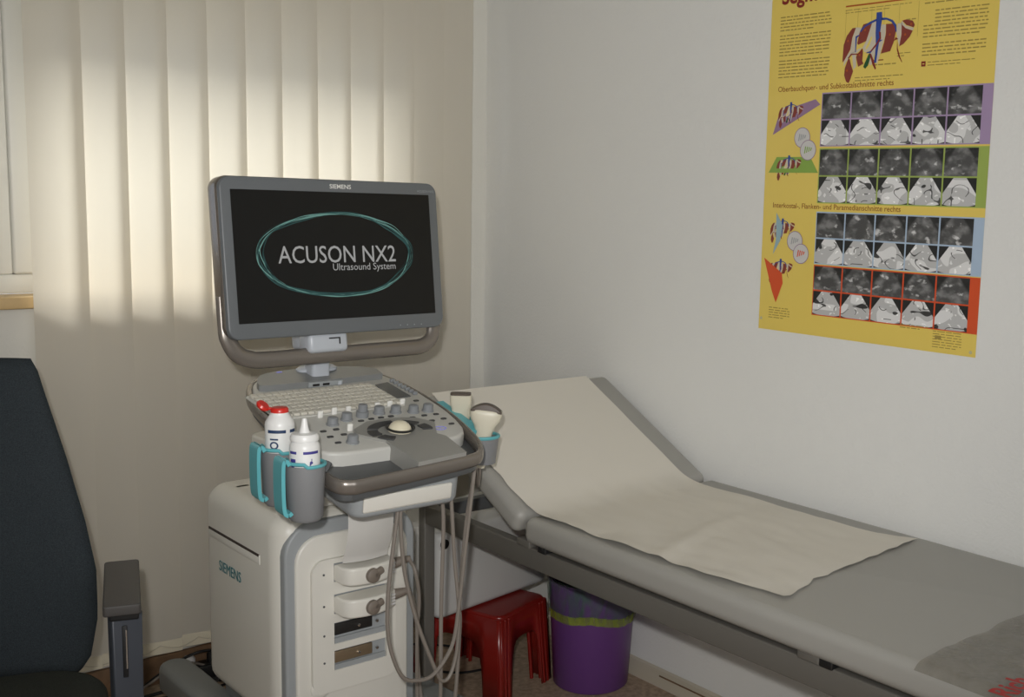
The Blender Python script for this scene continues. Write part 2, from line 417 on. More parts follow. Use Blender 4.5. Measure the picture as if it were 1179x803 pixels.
# ------------------------------------------------------------------ poster
def build_poster():
    PW, PH = .621, .84
    X = frame((WX-.0002, 1.945, 1.069), (0, -1, 0), (0, 0, 1))      # local x = to the right, y = up, z = into the room
    p = MB()
    b = bmesh.new(); uvl = b.loops.layers.uv.new('UVMap'); sdl = b.loops.layers.uv.new('Seed')
    def quad(x0, x1, y0, y1, z, m, seed=None):
        vs = [b.verts.new((x, y, z)) for x, y in ((x0,y0),(x1,y0),(x1,y1),(x0,y1))]; f = b.faces.new(vs); f.material_index = p.mi(m)
        for l, uv in zip(f.loops, ((0,0),(1,0),(1,1),(0,1))): l[uvl].uv = uv; l[sdl].uv = seed or (0, 0)
    vs = [b.verts.new(v) for v in ((0,0,0),(PW,0,0),(PW,PH,0),(0,PH,0))]
    quad(0, PW, 0, PH, .0008, 'poster_yellow'); quad(0, PW, 0, PH, .0001, 'paper_cool')
    for y0, y1, m in ((.454,.580,'poster_purple'),(.320,.450,'poster_green'),(.174,.300,'poster_blue'),(.050,.172,'poster_red')):
        quad(.169, PW, y0, y1, .0010, m)
        cw = (.600-.1715)/5
        for r in range(2):
            h = (y1-y0-.008)/2
            for k in range(5):
                yy0 = y0+.0025+(1-r)*(h+.003)
                quad(.1715+k*cw, .1715+(k+1)*cw-.004, yy0, yy0+h-.0005, .0012, 'scan_dark' if r == 0 else 'scan_chart', (random.uniform(0,60), random.uniform(0,60)))
    p.merge(b)
    Z = .0013
    def tx(s, x, y, size, m, bold=0, sx=1): p.text(s, size, Matrix.Translation((x, y, Z)), m, bold, sx=sx)
    tx('Segmen', .031, .797, .052, 'ink_maroon', .0014)
    tx('Oberbauchquer- und Subkostalschnitte rechts', .031, .588, .0182, 'ink_brown', .0001, 1.0)
    tx('Interkostal-, Flanken- und Paramedianschnitte rechts', .030, .306, .0178, 'ink_brown', .0001, 1.0)
    def bar(x, y, w, h, m, z=Z): p.flat([(x,y),(x+w,y),(x+w,y+h),(x,y+h)], z, m=m)
    def para(x0, x1, y1, n, lh=.0078, h=.0026, m='ink_text', last=.7):
        for i in range(n):
            x = x0; xe = x1 if i < n-1 else x0+(x1-x0)*last
            while x < xe-.004:
                w = min(random.uniform(.006, .022), xe-x); bar(x, y1-(i+1)*lh, w, h, m); x += w+.0032
    para(.030, .186, .772, 5); para(.030, .186, .728, 7, last=.85); para(.030, .186, .668, 6, last=.95)
    para(.440, .598, .812, 7, last=.9); para(.468, .598, .748, 4, last=1); para(.440, .598, .717, 4, last=.9); para(.440, .596, .678, 4, last=.85)
    bar(.440, .624, .011, .011, 'ink_maroon'); bar(.443, .6285, .005, .002, 'pale_yellow', Z+.0002); para(.456, .572, .638, 2, .0065, .0018)
    bar(.226, .771, .20, .0035, 'ink_orange'); para(.226, .41, .769, 2, .006, .0016); 
    for x in (.228, .262, .30, .335, .375, .425): bar(x, .69, .0006, .075, 'ink_text')
    para(.262, .40, .615, 2, .0065, .002); para(.30, .36, .652, 1, m='ink_brown'); para(.31, .40, .642, 1); para(.375, .41, .662, 2, .006, .0018)
    para(.395, .43, .735, 1); 
    para(.032, .10, .062, 5, .0062, .002); para(.425, .50, .058, 2, .006, .002); para(.512, .585, .052, 7, .0058, .0018, last=.9)
    bar(.518, .030, .016, .008, 'ink_text', Z+.0001)
    # liver illustration: traced outlines in picture units, mapped onto the sheet
    lobes = {
     'gap_white': [[(195,228),(250,235),(215,330),(205,460),(150,490),(140,520),(90,600),(95,540),(150,450),(165,330)],
                   [(340,190),(385,195),(400,230),(388,350),(395,470),(360,610),(340,600),(330,470),(290,480),(268,430),(300,370),(325,270)], [(150,485),(240,435),(268,430),(206,490),(215,612),(190,640),(172,500)],
                   [(440,225),(478,232),(478,330),(440,500),(415,600),(405,600),(415,420),(425,280)],
                   [(585,235),(625,230),(625,330),(610,450),(590,370),(575,300)],
                   [(622,212),(660,260),(735,290),(725,312),(650,285),(615,240)]],
     'liver': [[(195,230),(160,232),(110,300),(82,390),(78,560),(95,545),(150,440),(165,320)],
               [(265,205),(350,190),(325,280),(300,370),(225,400),(215,385),(230,290)],
               [(135,525),(105,620),(102,690),(125,755),(150,770),(165,735),(188,655),(165,590),(150,535)],
               [(220,490),(270,440),(275,480),(272,560),(285,590),(235,615),(210,520)],
               [(478,225),(560,230),(575,290),(560,400),(530,490),(445,505),(470,400),(482,310)],
               [(625,210),(660,203),(720,220),(740,260),(732,285),(665,255)],
               [(622,245),(660,285),(725,315),(700,370),(650,430),(610,452),(625,340)]],
     'vessel_blue': [[(385,105),(435,105),(440,170),(430,270),(425,370),(405,590),(385,590),(395,430),(385,300)],
                     [(390,165),(320,190),(262,230),(235,270),(245,280),(280,235),(330,210),(392,185)],
                     [(430,160),(480,165),(540,195),(575,245),(580,310),(570,310),(560,260),(525,210),(480,185),(435,185)],
                     [(195,315),(235,300),(232,312),(210,330),(206,470),(198,470)],
                     [(455,372),(420,370),(350,470),(310,480),(305,490),(350,490),(415,400),(440,385)]],
     'pale_yellow': [[(345,330),(358,340),(330,420),(300,460),(300,430),(330,370)]],
     'gall_green': [[(330,500),(345,490),(350,530),(330,610),(305,640),(285,620),(295,590)]],
     'ink_maroon': [[(340,490),(355,500),(380,560),(408,645),(398,655),(370,600),(345,520)], [(415,290),(435,300),(440,360),(390,440),(350,480),(345,470),(400,400),(425,350)],
                    [(130,520),(160,482),(230,485),(265,440),(270,450),(240,495),(165,495),(140,530)], [(590,380),(600,470),(625,550),(648,608),(640,600),(612,550),(592,480)], [(560,395),(575,360),(600,380),(580,385)]]}
    def liv(ox, oy, sc, sy=None):
        sy = sy or sc*.79
        for i, key in enumerate(('gap_white', 'liver', 'vessel_blue', 'pale_yellow', 'gall_green', 'ink_maroon')):
            for poly in lobes[key]:
                p.flat([(ox+(u-78)*sc, oy+(770-v)*sy) for u, v in poly], Z+.00008*(i+1), m=key)
    liv(.224, .5985, .000292, .00023)
    for (u, v) in ((125,353),(130,645),(245,500),(520,330),(660,345),(710,250),(285,262)):
        p.flat(circ(.224+(u-78)*.000292, .5985+(770-v)*.00023, .0028, 8), Z+.0008, m='ink_orange')
    s = .000118
    # four small liver diagrams with a cutting plane
    p.flat([(.020,.484),(.165,.553),(.150,.566),(.040,.540)], Z+.00004, m='plane_violet'); liv(.036, .500, s)
    p.flat([(.012,.392),(.168,.392),(.142,.430),(.036,.430)], Z+.00004, m='plane_green'); liv(.037, .372, s)
    p.flat([(.012,.392),(.168,.392),(.160,.402),(.020,.402)], Z+.0007, m='plane_green')
    liv(.026, .218, s); p.flat([(.044,.294),(.066,.263),(.060,.225),(.038,.190),(.046,.228)], Z+.0007, m='plane_blue')
    liv(.025, .118, s); p.flat([(.010,.180),(.070,.145),(.074,.12),(.054,.070),(.040,.098)], Z+.0007, m='poster_red')
    for cx, cy, k in ((.115,.476,0),(.135,.446,1),(.107,.226,2),(.128,.196,3)):
        z = Z+.0009+.0002*k
        p.flat(circ(cx, cy, .0245, 28), z, m='plane_violet'); p.flat(circ(cx, cy, .0228, 28), z+.0001, m='circle_grey')
        mm = ('med_grey', 'plane_green', 'med_grey', 'poster_red')[k]
        for q in range(4): p.flat([(cx-.012+q*.006, cy-.008+.002*q), (cx-.009+q*.006, cy-.008+.002*q), (cx-.006+q*.006, cy+.008-.001*q), (cx-.009+q*.006, cy+.010-.001*q)], z+.00015, m=mm)
    for x, y in ((.008,.027),(.609,.010)): p.flat(circ(x, y, .004, 10), Z+.0003, m='tack_clear')
    p.bm.transform(X)
    o = p.build('poster', None, smooth=False)
    tag(o, 'yellow medical poster of liver and ultrasound pictures on the white wall above the couch', 'poster')
build_poster()

# ------------------------------------------------------------------ examination couch
cx0, cx1 = 1.57, 2.200
HY = 2.085       # hinge line
couch = thing('exam_couch', 'grey vinyl examination couch with raised head section on a steel frame, along the white wall', 'couch', (1.88, 1.6, 0))
EY = .55
def pad(x0, x1, y0, y1, z0, z1, X, name, par):
    p = MB().prism(rrect(x0, x1, y0, y1, .022, 5), z0, z1, .024, seg=6)
    p.bm.transform(X); return p.build(name, 'vinyl_grey', par, angle=60)
I4 = Matrix.Identity(4)
pad(cx0, cx1, EY, HY-.004, .586, .65, I4, 'seat_pad', couch)
ANG = math.atan2(.226, .442)
XB = Matrix.Translation((0, HY, .65)) @ Matrix.Rotation(ANG, 4, 'X') @ Matrix.Translation((0, 0, -.65))
pad(cx0, cx1, .004, .492, .586, .65, XB, 'backrest_pad', couch)
b = MB(); b.box(((cx0+cx1)/2, .24, .578), (cx1-cx0-.08, .42, .014), .002); b.bm.transform(XB); b.build('backrest_board', 'black_plastic', couch)
b = MB(); b.box(((cx0+cx1)/2, (EY+HY)/2, .5815), (cx1-cx0-.10, HY-EY-.06, .009), .002); b.build('seat_board', 'black_plastic', couch)
RX0 = cx0+.028; RX1 = 2.178
for rx in (RX0, RX1):
    MB().box((rx, (EY+.05+2.535)/2, .5525), (.03, 2.535-EY-.05-.028, .05), .003).build('side_rail', 'steel_grey', couch)
for py in (2.535, EY+.05):
    for rx in (RX0, RX1):
        wl = .032 if rx == RX0 else .03; py2 = py
        lg = MB().box((rx, py2, .29), (wl, .03, .58), .003).build('leg', 'steel_grey', couch)
        MB().box((rx, py2, .5835), (wl+.001, .031, .008), .002).build('end_cap', 'black_plastic', lg)
    MB().box(((RX0+RX1)/2, py, .5525 if py > 1 else .2), (RX1-RX0-.05, .03, .035), .003).build('cross_bar', 'med_dark', couch)
for yy in (2.09, 2.02, 1.24, 1.20): MB().box((RX0-.001, yy, .584), (.036, .05 if yy > 2.05 or yy == 1.24 else .03, .018), .003).build('pad_bracket', 'steel_grey' if yy > 2.05 or yy == 1.24 else 'black_plastic', couch)
b = MB().tube([(RX0+.30, 2.53, .555), (RX0+.30, 2.43, .74)], .008, 10)
b.tube([(RX0+.285, 2.513, .570), (RX0+.315, 2.513, .570)], .012, 12); b.build('backrest_strut', 'chrome', couch)

# paper roll sheet on the couch
def surf(x, s):   # s<0 on the backrest (distance up), s>0 on the seat
    e = .0035
    if s >= .06: return Vector((x, HY-s, .65+e))
    if s <= -.06:
        q = XB @ Vector((x, -s, .65+e)); return q
    t = (s+.06)/.12; a = XB @ Vector((x, .06, .65+e)); c = Vector((x, HY-.06, .65+e)); m_ = Vector((x, HY, .6535)); return a*(1-t)**2+m_*2*t*(1-t)+c*t*t
pp = MB()
def fp(i, j):
    s0 = -.487; 
    ne = noise.noise(Vector((i*9, 3.3, 0)))*.012 + noise.noise(Vector((i*30, 7, 0)))*.004
    fe = noise.noise(Vector((i*6, 11, 0)))*.006
    if j == 0: pass
    xn = 1.600+ne*(1 if i > .05 else 0); 
    xn += .030*min(1, max(0, i-.86)/.10)
    xf = 2.122+fe + .045*max(0, i-.93)/.07
    x = xn+(xf-xn)*j
    send = .750 - .030*min(1, j/.25) - .045*j + .006*noise.noise(Vector((j*14, 2, 5))) - .008*max(0, .03-j)/.03
    s = s0+(send-s0)*i
    q = surf(x, s)
    fold = .004*noise.noise(Vector((x*7+s*6, s*4-x*3, 1)))+.0025*noise.noise(Vector((x*22, s*9+x*10, 4)))
    w = min(1, max(0, (s+.1)/.12))
    ridge = math.exp(-((s-.18-.25*(1-j)-.12*j*j)/.025)**2)*.006*(1-j)
    q.z += abs(fold)*w+ridge*w
    edge = max(0, (.1-j)/.1)
    if s > 0: q.z += .004*edge*abs(math.sin(s*14))
    return q
pp.grid(fp, 90, 40)
o = pp.build('paper_sheet', 'paper', None, angle=80); tag(o, 'creased off-white paper sheet spread over the head half of the grey couch', 'paper sheet')
# plastic foot cover with red print
fo = MB()
def ff(i, j):
    x = cx0-.03+.012+ (cx1-.03-cx0+.01)*j; y = 1.012+.010*j+.006*noise.noise(Vector((j*9, 1, 2)))-(.40)*i
    z = .6525+.0045*abs(noise.noise(Vector((x*16, y*3, 3))))
    x2 = max(x, 1.545)
    if x < cx0+.022: 
        t = (cx0+.022-x)/.05; x2 = cx0+.022-.028*math.sin(min(1, t)*1.35); z = .6535-.026*(1-math.cos(min(1, t)*1.35))
    return (x2, y, z)
fo.grid(ff, 30, 44)
fc = fo.build('foot_cover', 'cover_film', None, angle=80); tag(fc, 'smoky clear plastic foot cover with red lettering on the near end of the couch', 'plastic cover')
pr = on(2, .66, 1164, 805); pr2 = on(2, .66, 1184, 790)
b = MB(); dirx = Vector((pr2.x-pr.x, pr2.y-pr.y, 0)).normalized()
XT = frame(Vector((pr.x, pr.y, .6592)), dirx, Vector((-dirx.y, dirx.x, 0)))
b.text('Rich', .054, XT, 'red_print', .0014, sx=.95)
b.build('red_lettering', None, fc, smooth=False, label='red lettering')

# ------------------------------------------------------------------ ultrasound machine
US = thing('ultrasound_machine', 'wheeled grey and white ultrasound machine with a switched-on monitor between blind and couch', 'ultrasound machine', (1.2, 2.4, 0))
bx0, bx1, by0, by1 = 1.03, 1.362, 2.2, 2.615
bz0, bz1 = .22, .705
# body shell: side view outline extruded across, big soft top edges
b = MB()
b.prism(rrect(bx0, bx1, by0+.012, by1, (.05,.05,.05,.05), 6), bz0, bz1, .045, seg=6)
body = b.build('body_shell', 'med_white', US, angle=50)
# front: grey surround band, white front panel
XF = frame((0, by0+.016, 0), (1, 0, 0), (0, 0, 1))      # local x=x, y=z, z=-y(out)
b = MB(); b.prism(rrect(bx0+.013, bx1-.004, bz0-.02, bz1-.016, (.03,.03,.070,.070), 8), -.03, .010, .006, X=XF); b.build('front_surround', 'med_grey', US)
b = MB(); b.prism(rrect(bx0+.034, bx1-.026, bz0-.018, bz1-.046, (.02,.02,.058,.058), 8), 0, .018, .006, X=XF)
fpnl = b.build('front_panel', 'med_white2', US)
# raised port field with four port openings (a plate with holes made of bars)
px0, px1, pz0, pz1 = 1.096, 1.300, .305, .605
hx0, hx1 = 1.147, 1.276
holes = [(.552,.594),(.480,.524),(.412,.460),(.352,.397)]
b = MB(); zf0, zf1 = .019, .027
zs = [pz1]+[z for h in holes for z in (h[1], h[0])]+[pz0]
b.prism(rrect(px0, hx0, pz0, pz1, (.03,0,0,.03), 6), zf0, zf1, 0, X=XF)
b.prism(rrect(hx1, px1, pz0, pz1, (0,.02,.02,0), 6), zf0, zf1, 0, X=XF)
for a, c in zip(zs[0::2], zs[1::2]): b.box(((hx0+hx1)/2, (a+c)/2, (zf0+zf1)/2), (hx1-hx0+.0002, a-c, zf1-zf0), X=XF)
pf = b.build('port_field', 'med_white2', US)
for k, (z0, z1) in enumerate(holes):
    po = MB()
    po.box(((hx0+hx1)/2, (z0+z1)/2, .0185), (hx1-hx0, z1-z0, .001), X=XF, m='med_grey')
    po.box(((hx0+hx1)/2, z0+.006, .0215), (hx1-hx0-.004, .012, .006), X=XF, m='med_grey')
    if k >= 2:
        po.box(((hx0+hx1)/2-.016, z1-.017, .0215), (.092, .026, .006), .002, X=XF, m='port_dark' if k == 2 else 'gold_pin')
        for xx in (.0, .045): po.lathe([(.0035,0),(.0035,.004),(0,.005)], 10, X=XF @ Matrix.Translation(((hx0+hx1)/2-.005+xx, z1-.018, .0245)), m='chrome')
    po.build('probe_port', None, pf)
    MB().lathe([(.0025,0),(.0025,.001),(0,.0012)], 10, X=XF @ Matrix.Translation((px0+.027, (z0+z1)/2, .027))).build('indicator_hole', 'med_dark', pf)
b = MB().lathe([(.024,.018),(.024,.021),(.018,.026),(.012,.026),(.010,.023),(0,.023)], 28, X=XF @ Matrix.Translation((1.118,.318,0)) ); b.build('round_latch', 'med_white2', US)
# small upper pocket on the front panel
MB().box((1.275, .635, .020), (.06, .014, .006), .002, X=XF).build('front_ledge', 'med_white2', US)
# side: handle slot and name
XS = frame((bx0-.0006, 0, 0), (0, -1, 0), (0, 0, 1))   # local x=-y, y=z, z=-x (out)
b = MB(); b.box((-2.435, .596, -.0012), (.275, .022, .005), .002, X=XS, m='med_white2'); b.box((-2.435, .605, -.0006), (.270, .006, .004), .001, X=XS, m='slot_shade'); b.build('side_slot', None, US)  # dark strip paints the shade inside the groove above the white lip
b = MB(); b.text('SIEMENS', .0345, XS @ Matrix.Translation((-2.514, .518, .001)), 'logo_teal', .0, .0003, sx=.93); b.build('side_lettering', None, US, smooth=False, label='teal lettering')
MB().box((1.09, 2.52, bz1-.001), (.03, .012, .002), .0008).build('top_slot', 'med_dark', US)
# neck column and small white connector block on the top
b = MB(); b.prism(rrect(1.10, 1.30, 2.30, 2.52, .04, 5), bz1-.03, .83, .008); b.build('neck_column', 'med_white', US)
b = MB(); b.box((1.165, 2.26, .745), (.17, .05, .075), .008, m='med_white2'); b.box((1.32, 2.27, .735), (.035, .03, .05), .004, m='med_white2'); b.box((1.318, 2.254, .745), (.010, .004, .03), .001, m='med_dark')
b.build('connector_block', None, US)
b = MB()
for k in range(3): b.tube(spline([(1.085+.012*k, 2.22, .80), (1.082+.014*k, 2.205, .74), (1.09+.014*k, 2.215, bz1-.005)]), .0028, 8)
b.build('loose_wires', 'black_plastic', US)
# base: two long legs, cross plate and castors
def leg_base(xa0, xb0, xa1, xb1, ya, yb, name):
    p = MB(); r = .04
    out = [(xa0, ya), (xb0, ya)]+[((xa1+xb1)/2+(xb1-xa1)/2*math.cos(PI*i/10), yb-.045+.045*math.sin(PI*i/10)) for i in range(11)]
    p.prism(out, .125, .195, .014, seg=4); return p.build(name, 'foot_grey', US, angle=50)
leg_base(.985, 1.075, .990, 1.072, 2.0, 2.845, 'base_leg')
leg_base(1.43, 1.515, 1.36, 1.44, 1.98, 2.845, 'base_leg')
b = MB(); b.prism(rrect(1.06, 1.38, 2.18, 2.60, .04), .13, .225, .01); b.build('base_plate', 'foot_grey', US)
def castor(x, y):
    c = MB(); Xw = Matrix.Translation((x, y, .0505)) @ Matrix.Rotation(PI/2, 4, 'Y')
    c.lathe([(0,-.014),(.04,-.014),(.05,-.010),(.05,.010),(.04,.014),(0,.014)], 28, X=Xw, m='black_plastic')
    c.box((x, y, .085), (.034, .07, .05), .01, m='med_dark'); c.tube([(x, y, .1), (x, y, .127)], .012, 12, m='med_dark'); c.build('castor', None, US)
for x, y in ((1.03, 2.05), (1.03, 2.78), (1.46, 2.05), (1.40, 2.78)): castor(x, y)

# console in its tilted plane
TLT = math.atan(.15)
XC = Matrix.Translation((0, 1.95, .88)) @ Matrix.Rotation(TLT, 4, 'X') @ Matrix.Translation((0, -1.95, 0))   # local z=0 is the top plane
XCi = XC.inverted()
def pl(u, v):
    d = ray(u, v); s = .15; t = (.88+s*(CAM.y-1.95)-CAM.z)/(d.z-s*d.y); q = XCi @ (CAM+d*t); return q.x, q.y
RXa, RXb, RYa, RYb = .985, 1.436, 1.868, 2.515
OUTL = spline([(1.02,1.853,0),(1.16,1.868,0),(1.285,1.885,0),(1.335,1.905,0),(1.368,1.955,0),(1.392,2.03,0),(1.412,2.12,0),(1.423,2.21,0),(1.428,2.31,0),(1.421,2.42,0),(1.394,2.473,0),(1.32,2.505,0),(1.24,2.515,0),(1.163,2.51,0),(1.10,2.487,0),(1.062,2.43,0),(1.035,2.332,0),(1.012,2.124,0),(.990,1.96,0),(.984,1.90,0),(.994,1.866,0),(1.02,1.853,0)], 6)[:-1]
def outline(ins=0):
    n = len(OUTL); out = []
    for i in range(n):
        t = (OUTL[(i+1) % n]-OUTL[i-1]).normalized(); out.append((OUTL[i].x-t.y*ins, OUTL[i].y+t.x*ins))
    return out
b = MB(); ring = [Vector((x, y, -.017)) for x, y in outline(.0075)]
b.tube(ring, 0, closed=True, sec=[(-.0055,-.012),(0,-.015),(.0055,-.012),(.0075,-.006),(.0075,.005),(.0055,.012),(.0025,.0145),(-.0025,.0145),(-.0055,.012),(-.0075,.005),(-.0075,-.006)], up=Vector((0,0,1)), X=XC); b.build('console_rim', 'rim_metal', US, angle=70)
b = MB(); b.prism(outline(.012), -.046, -.029, .004, X=XC); con = b.build('console_tray', 'med_dark', US)
# control deck: follows the outline at the sides, ends short of the front handle
inn = outline(.013)
deck = [p for p in inn if p[1] > (2.13 if p[0] > 1.2 else 2.07)]
k0 = max(range(len(deck)), key=lambda i: (deck[i][0]-deck[i-1][0])**2+(deck[i][1]-deck[i-1][1])**2)
deck = deck[k0:]+deck[:k0]
fr = [(1.016,2.050),(1.022,2.022),(1.040,2.002),(1.066,1.991),(1.10,1.988),(1.25,1.986),(1.305,1.986),(1.335,1.992),(1.360,2.012),(1.377,2.042),(1.390,2.085)]
if deck[0][0] > 1.2: deck = deck+fr
else: deck = fr[::-1]+deck
b = MB(); b.prism(deck, -.030, .0, .007, X=XC, bot=False); b.build('control_deck', 'panel_grey', US)
hp = [p for p in outline(.018) if p[1] > 2.40]
k0 = max(range(len(hp)), key=lambda i: (hp[i][0]-hp[i-1][0])**2+(hp[i][1]-hp[i-1][1])**2)
hp = hp[k0:]+hp[:k0]
hp = [p for p in outline(.022) if p[1] > 2.44]
k0 = max(range(len(hp)), key=lambda i: (hp[i][0]-hp[i-1][0])**2+(hp[i][1]-hp[i-1][1])**2); hp = hp[k0:]+hp[:k0]
e_ = [(1.385,2.40),(1.20,2.392),(1.09,2.392),(1.078,2.40),(1.082,2.42)]
hp = hp+(e_ if hp[-1][0] > hp[0][0] else e_[::-1])
b = MB(); b.prism(hp, -.030, .014, .010, X=XC, bot=False); hump = b.build('rear_hump', 'hump_grey', US)
b = MB(); q = pl(360, 436); b.box((q[0], 2.391, .006), (.085, .006, .012), .002, X=XC, m='med_grey')
for dx in (-.025, .0): b.box((q[0]+dx, 2.3875, .006), (.016, .002, .005), X=XC, m='black_plastic')
b.box((q[0]+.034, 2.3875, .006), (.008, .002, .009), X=XC, m='arm_white'); b.build('usb_sockets', None, hump)
# palm rest bridge
def poly(pts, z0, z1, m, name, bev=.003, par=None):
    b = MB(); b.prism([pl(*p) for p in pts], z0, z1, bev, X=XC, bot=False); return b.build(name, m, par or con)
b = MB(); b.prism([(1.165,1.878),(1.285,1.892),(1.30,1.99),(1.29,2.01),(1.325,2.075),(1.30,2.115),(1.25,2.13),(1.19,2.125),(1.14,2.09),(1.135,2.06),(1.17,2.01),(1.168,1.99)][::1], -.03, .006, .006, X=XC, bot=False); palm = b.build('palm_rest', 'palm_grey', US)
# trackball
tb = pl(460, 499)
b = MB(); b.lathe([(0,.004),(.024,.004),(.030,.008),(.031,.012),(.027,.0115),(.024,.007)], 36, X=XC @ Matrix.Translation((tb[0], tb[1], .003))); b.build('trackball_ring', 'ring_dark', US)
b = MB(); b.lathe([(.0245*math.cos(a), .0215*math.sin(a)) for a in [PI/2*i/8 for i in range(9)]], 32, X=XC @ Matrix.Translation((tb[0], tb[1], .006))); b.build('trackball', 'ball_cream', US)
def arcpad(a0, a1, r0, r1, name):
    b = MB(); o_ = [(tb[0]+r*math.cos(R_(a))*1.15, tb[1]-.004+r*math.sin(R_(a))*.95) for r, rng in ((r0, range(0, 7)), (r1, range(6, -1, -1))) for a in [a0+(a1-a0)*i/6 for i in rng]]
    b.prism(o_, .006, .0095, .0012, X=XC, bot=False); b.build(name, 'key_dark', US)
for a0, a1 in ((30, 62), (-12, 18), (82, 150), (162, 192), (202, 232)): arcpad(a0, a1, .043, .062, 'trackball_button')
# keyboard
b = MB(); kx0, kx1, ky0, ky1 = 1.030, 1.335, 2.205, 2.368
b.prism(rrect(kx0, kx1, ky0, ky1, .008), 0, .003, .001, X=XC, m='panel_grey')
for r in range(7):
    n = 18; w = (kx1-kx0-.012)/n; h = (ky1-ky0-.012)/7
    for k in range(n):
        if r == 0 and 5 < k < 11:
            if k == 6: b.box((kx0+.006+8.5*w, ky0+.006+h*.5, .006), (w*5-.0025, h-.003, .006), .0012, X=XC, m='key_cream', seg=1)
            continue
        b.box((kx0+.006+(k+.5)*w, ky0+.006+(r+.5)*h, .006), (w-.0022, h-.0028, .006), .0012, X=XC, m='key_cream', seg=1)
b.build('keyboard', None, US)
# dark display strip with row of small keys
b = MB(); b.prism([pl(432,444), pl(452,460), pl(473,457), pl(446,441)], 0, .002, 0, X=XC); b.build('soft_key_display', 'med_dark', US)
for k in range(7):
    t = k/6; q = Vector(pl(448+26*t, 440.5+14.5*t)); b = MB(); b.box((q.x+.008, q.y, .004), (.012, .008, .008), .002, X=XC); b.build('soft_key', 'knob_grey', US)
def knob(u, v, r=.0115, h=.016):
    q = pl(u, v+3); b = MB(); b.lathe([(r*1.15,0),(r*1.15,.003),(r,.004),(r*.92,h),(r*.7,h+.0015),(0,h+.0015)], 20, X=XC @ Matrix.Translation((q[0], q[1], 0))); b.build('control_knob', 'knob_grey', US)
for u, v in ((382.8,486.5),(399,481),(436.3,473.5),(455.4,472.5),(475.8,472),(492.4,470.5),(405.9,507)): knob(u, v)
q = pl(417, 480); b = MB(); b.lathe([(.0135,0),(.0135,.012),(.010,.013),(.0098,.026),(.008,.028),(0,.028)], 20, X=XC @ Matrix.Translation((q[0], q[1], 0))); b.build('stacked_knob', 'knob_grey', US)
for u, v in ((368.5,481),(384.6,477),(400.8,475.5),(402.7,496),(434,471),(448.5,469),(463,466.5)):
    q = pl(u, v); b = MB(); b.box((q[0], q[1], .007), (.012, .007, .016), .0025, X=XC); b.build('slider_tab', 'tab_white', US)
for u, v in ((372.2,497.5),(387,495.2),(395.9,501),(380.3,503.8),(389.3,510.5),(415.7,485.3),(427.4,483),(438.7,481.5),(450,480),(475,481.5),(488.4,479),(502,477.5),(497.3,485),(510.7,482.7),(519.8,488.5),(479,462)):
    q = pl(u, v); b = MB(); b.prism(rrect(q[0]-.0065, q[0]+.0065, q[1]-.004, q[1]+.004, .003, 3), 0, .002, .0008, X=XC, bot=False); b.build('push_button', 'key_dark', US)
q = pl(507, 493.5)
b = MB(); b.tube([XC @ Vector((q[0]+.013*math.cos(2*PI*i/24), q[1]+.010*math.sin(2*PI*i/24), .0008)) for i in range(24)], .0007, 5, closed=True)
b.flat(circ(q[0], q[1], .0025, 10), .0007, X=XC); b.build('freeze_light', 'led_blue', US, label='blue glowing ring')
b = MB(); q = pl(315, 434.5); b.flat(circ(q[0]+.008, 2.478, .008, 12, .004), .0142, X=XC); b.build('power_light', 'led_blue', hump)
# underside housing
b = MB(); b.prism(rrect(1.055, 1.30, 1.915, 2.26, .03, 5), -.114, -.045, .012, X=XC); b.build('underside_housing', 'med_grey', US)
b = MB(); b.box((1.172, 1.9135, -.082), (.20, .006, .034), .004, X=XC); b.build('underside_cover', 'med_white2', US)
# cable hooks under the console
for u, v in ((464, 557), (507, 545), (541, 533)):
    q = on(1, 1.96, u, v); b = MB(); b.box((q.x, q.y+.01, q.z+.008), (.022, .03, .02), .005); b.build('cable_hook', 'med_dark', US)

# monitor
sc_ = 1.06
def far(p): return CAM+(Vector(p)-CAM)*sc_
tl, bl_, tr_, br = (far(p) for p in ((.961,2.238,1.388), (.945,2.203,1.122), (1.444,2.272,1.384), (1.423,2.241,1.118)))
mc = (tl+bl_+tr_+br)/4; ex = ((tr_+br)-(tl+bl_)).normalized(); ey = ((tl+tr_)-(bl_+br)).normalized()
XM = frame(mc, ex, ey); SW, SH = ((tr_+br)-(tl+bl_)).length/2, ((tl+tr_)-(bl_+br)).length/2
hw, hh = SW/2, SH/2
b = MB(); b.prism(rrect(-hw-.024, hw+.024, -hh-.034, hh+.028, .026, 8), -.045, 0, .004, X=XM); mon = b.build('monitor', 'bezel', US)
b = MB(); b.prism(rrect(-hw-.027, hw+.0255, -hh-.032, hh+.030, .028, 8), -.050, -.008, .008, X=XM); b.build('monitor_shell', 'rim_edge', mon)
b = MB(); b.prism(rrect(-hw, hw, -hh, hh, .001, 1), 0, .0006, 0, X=XM); b.build('screen', 'screen_black', mon, smooth=False)
XT = XM @ Matrix.Translation((0, 0, .0009))
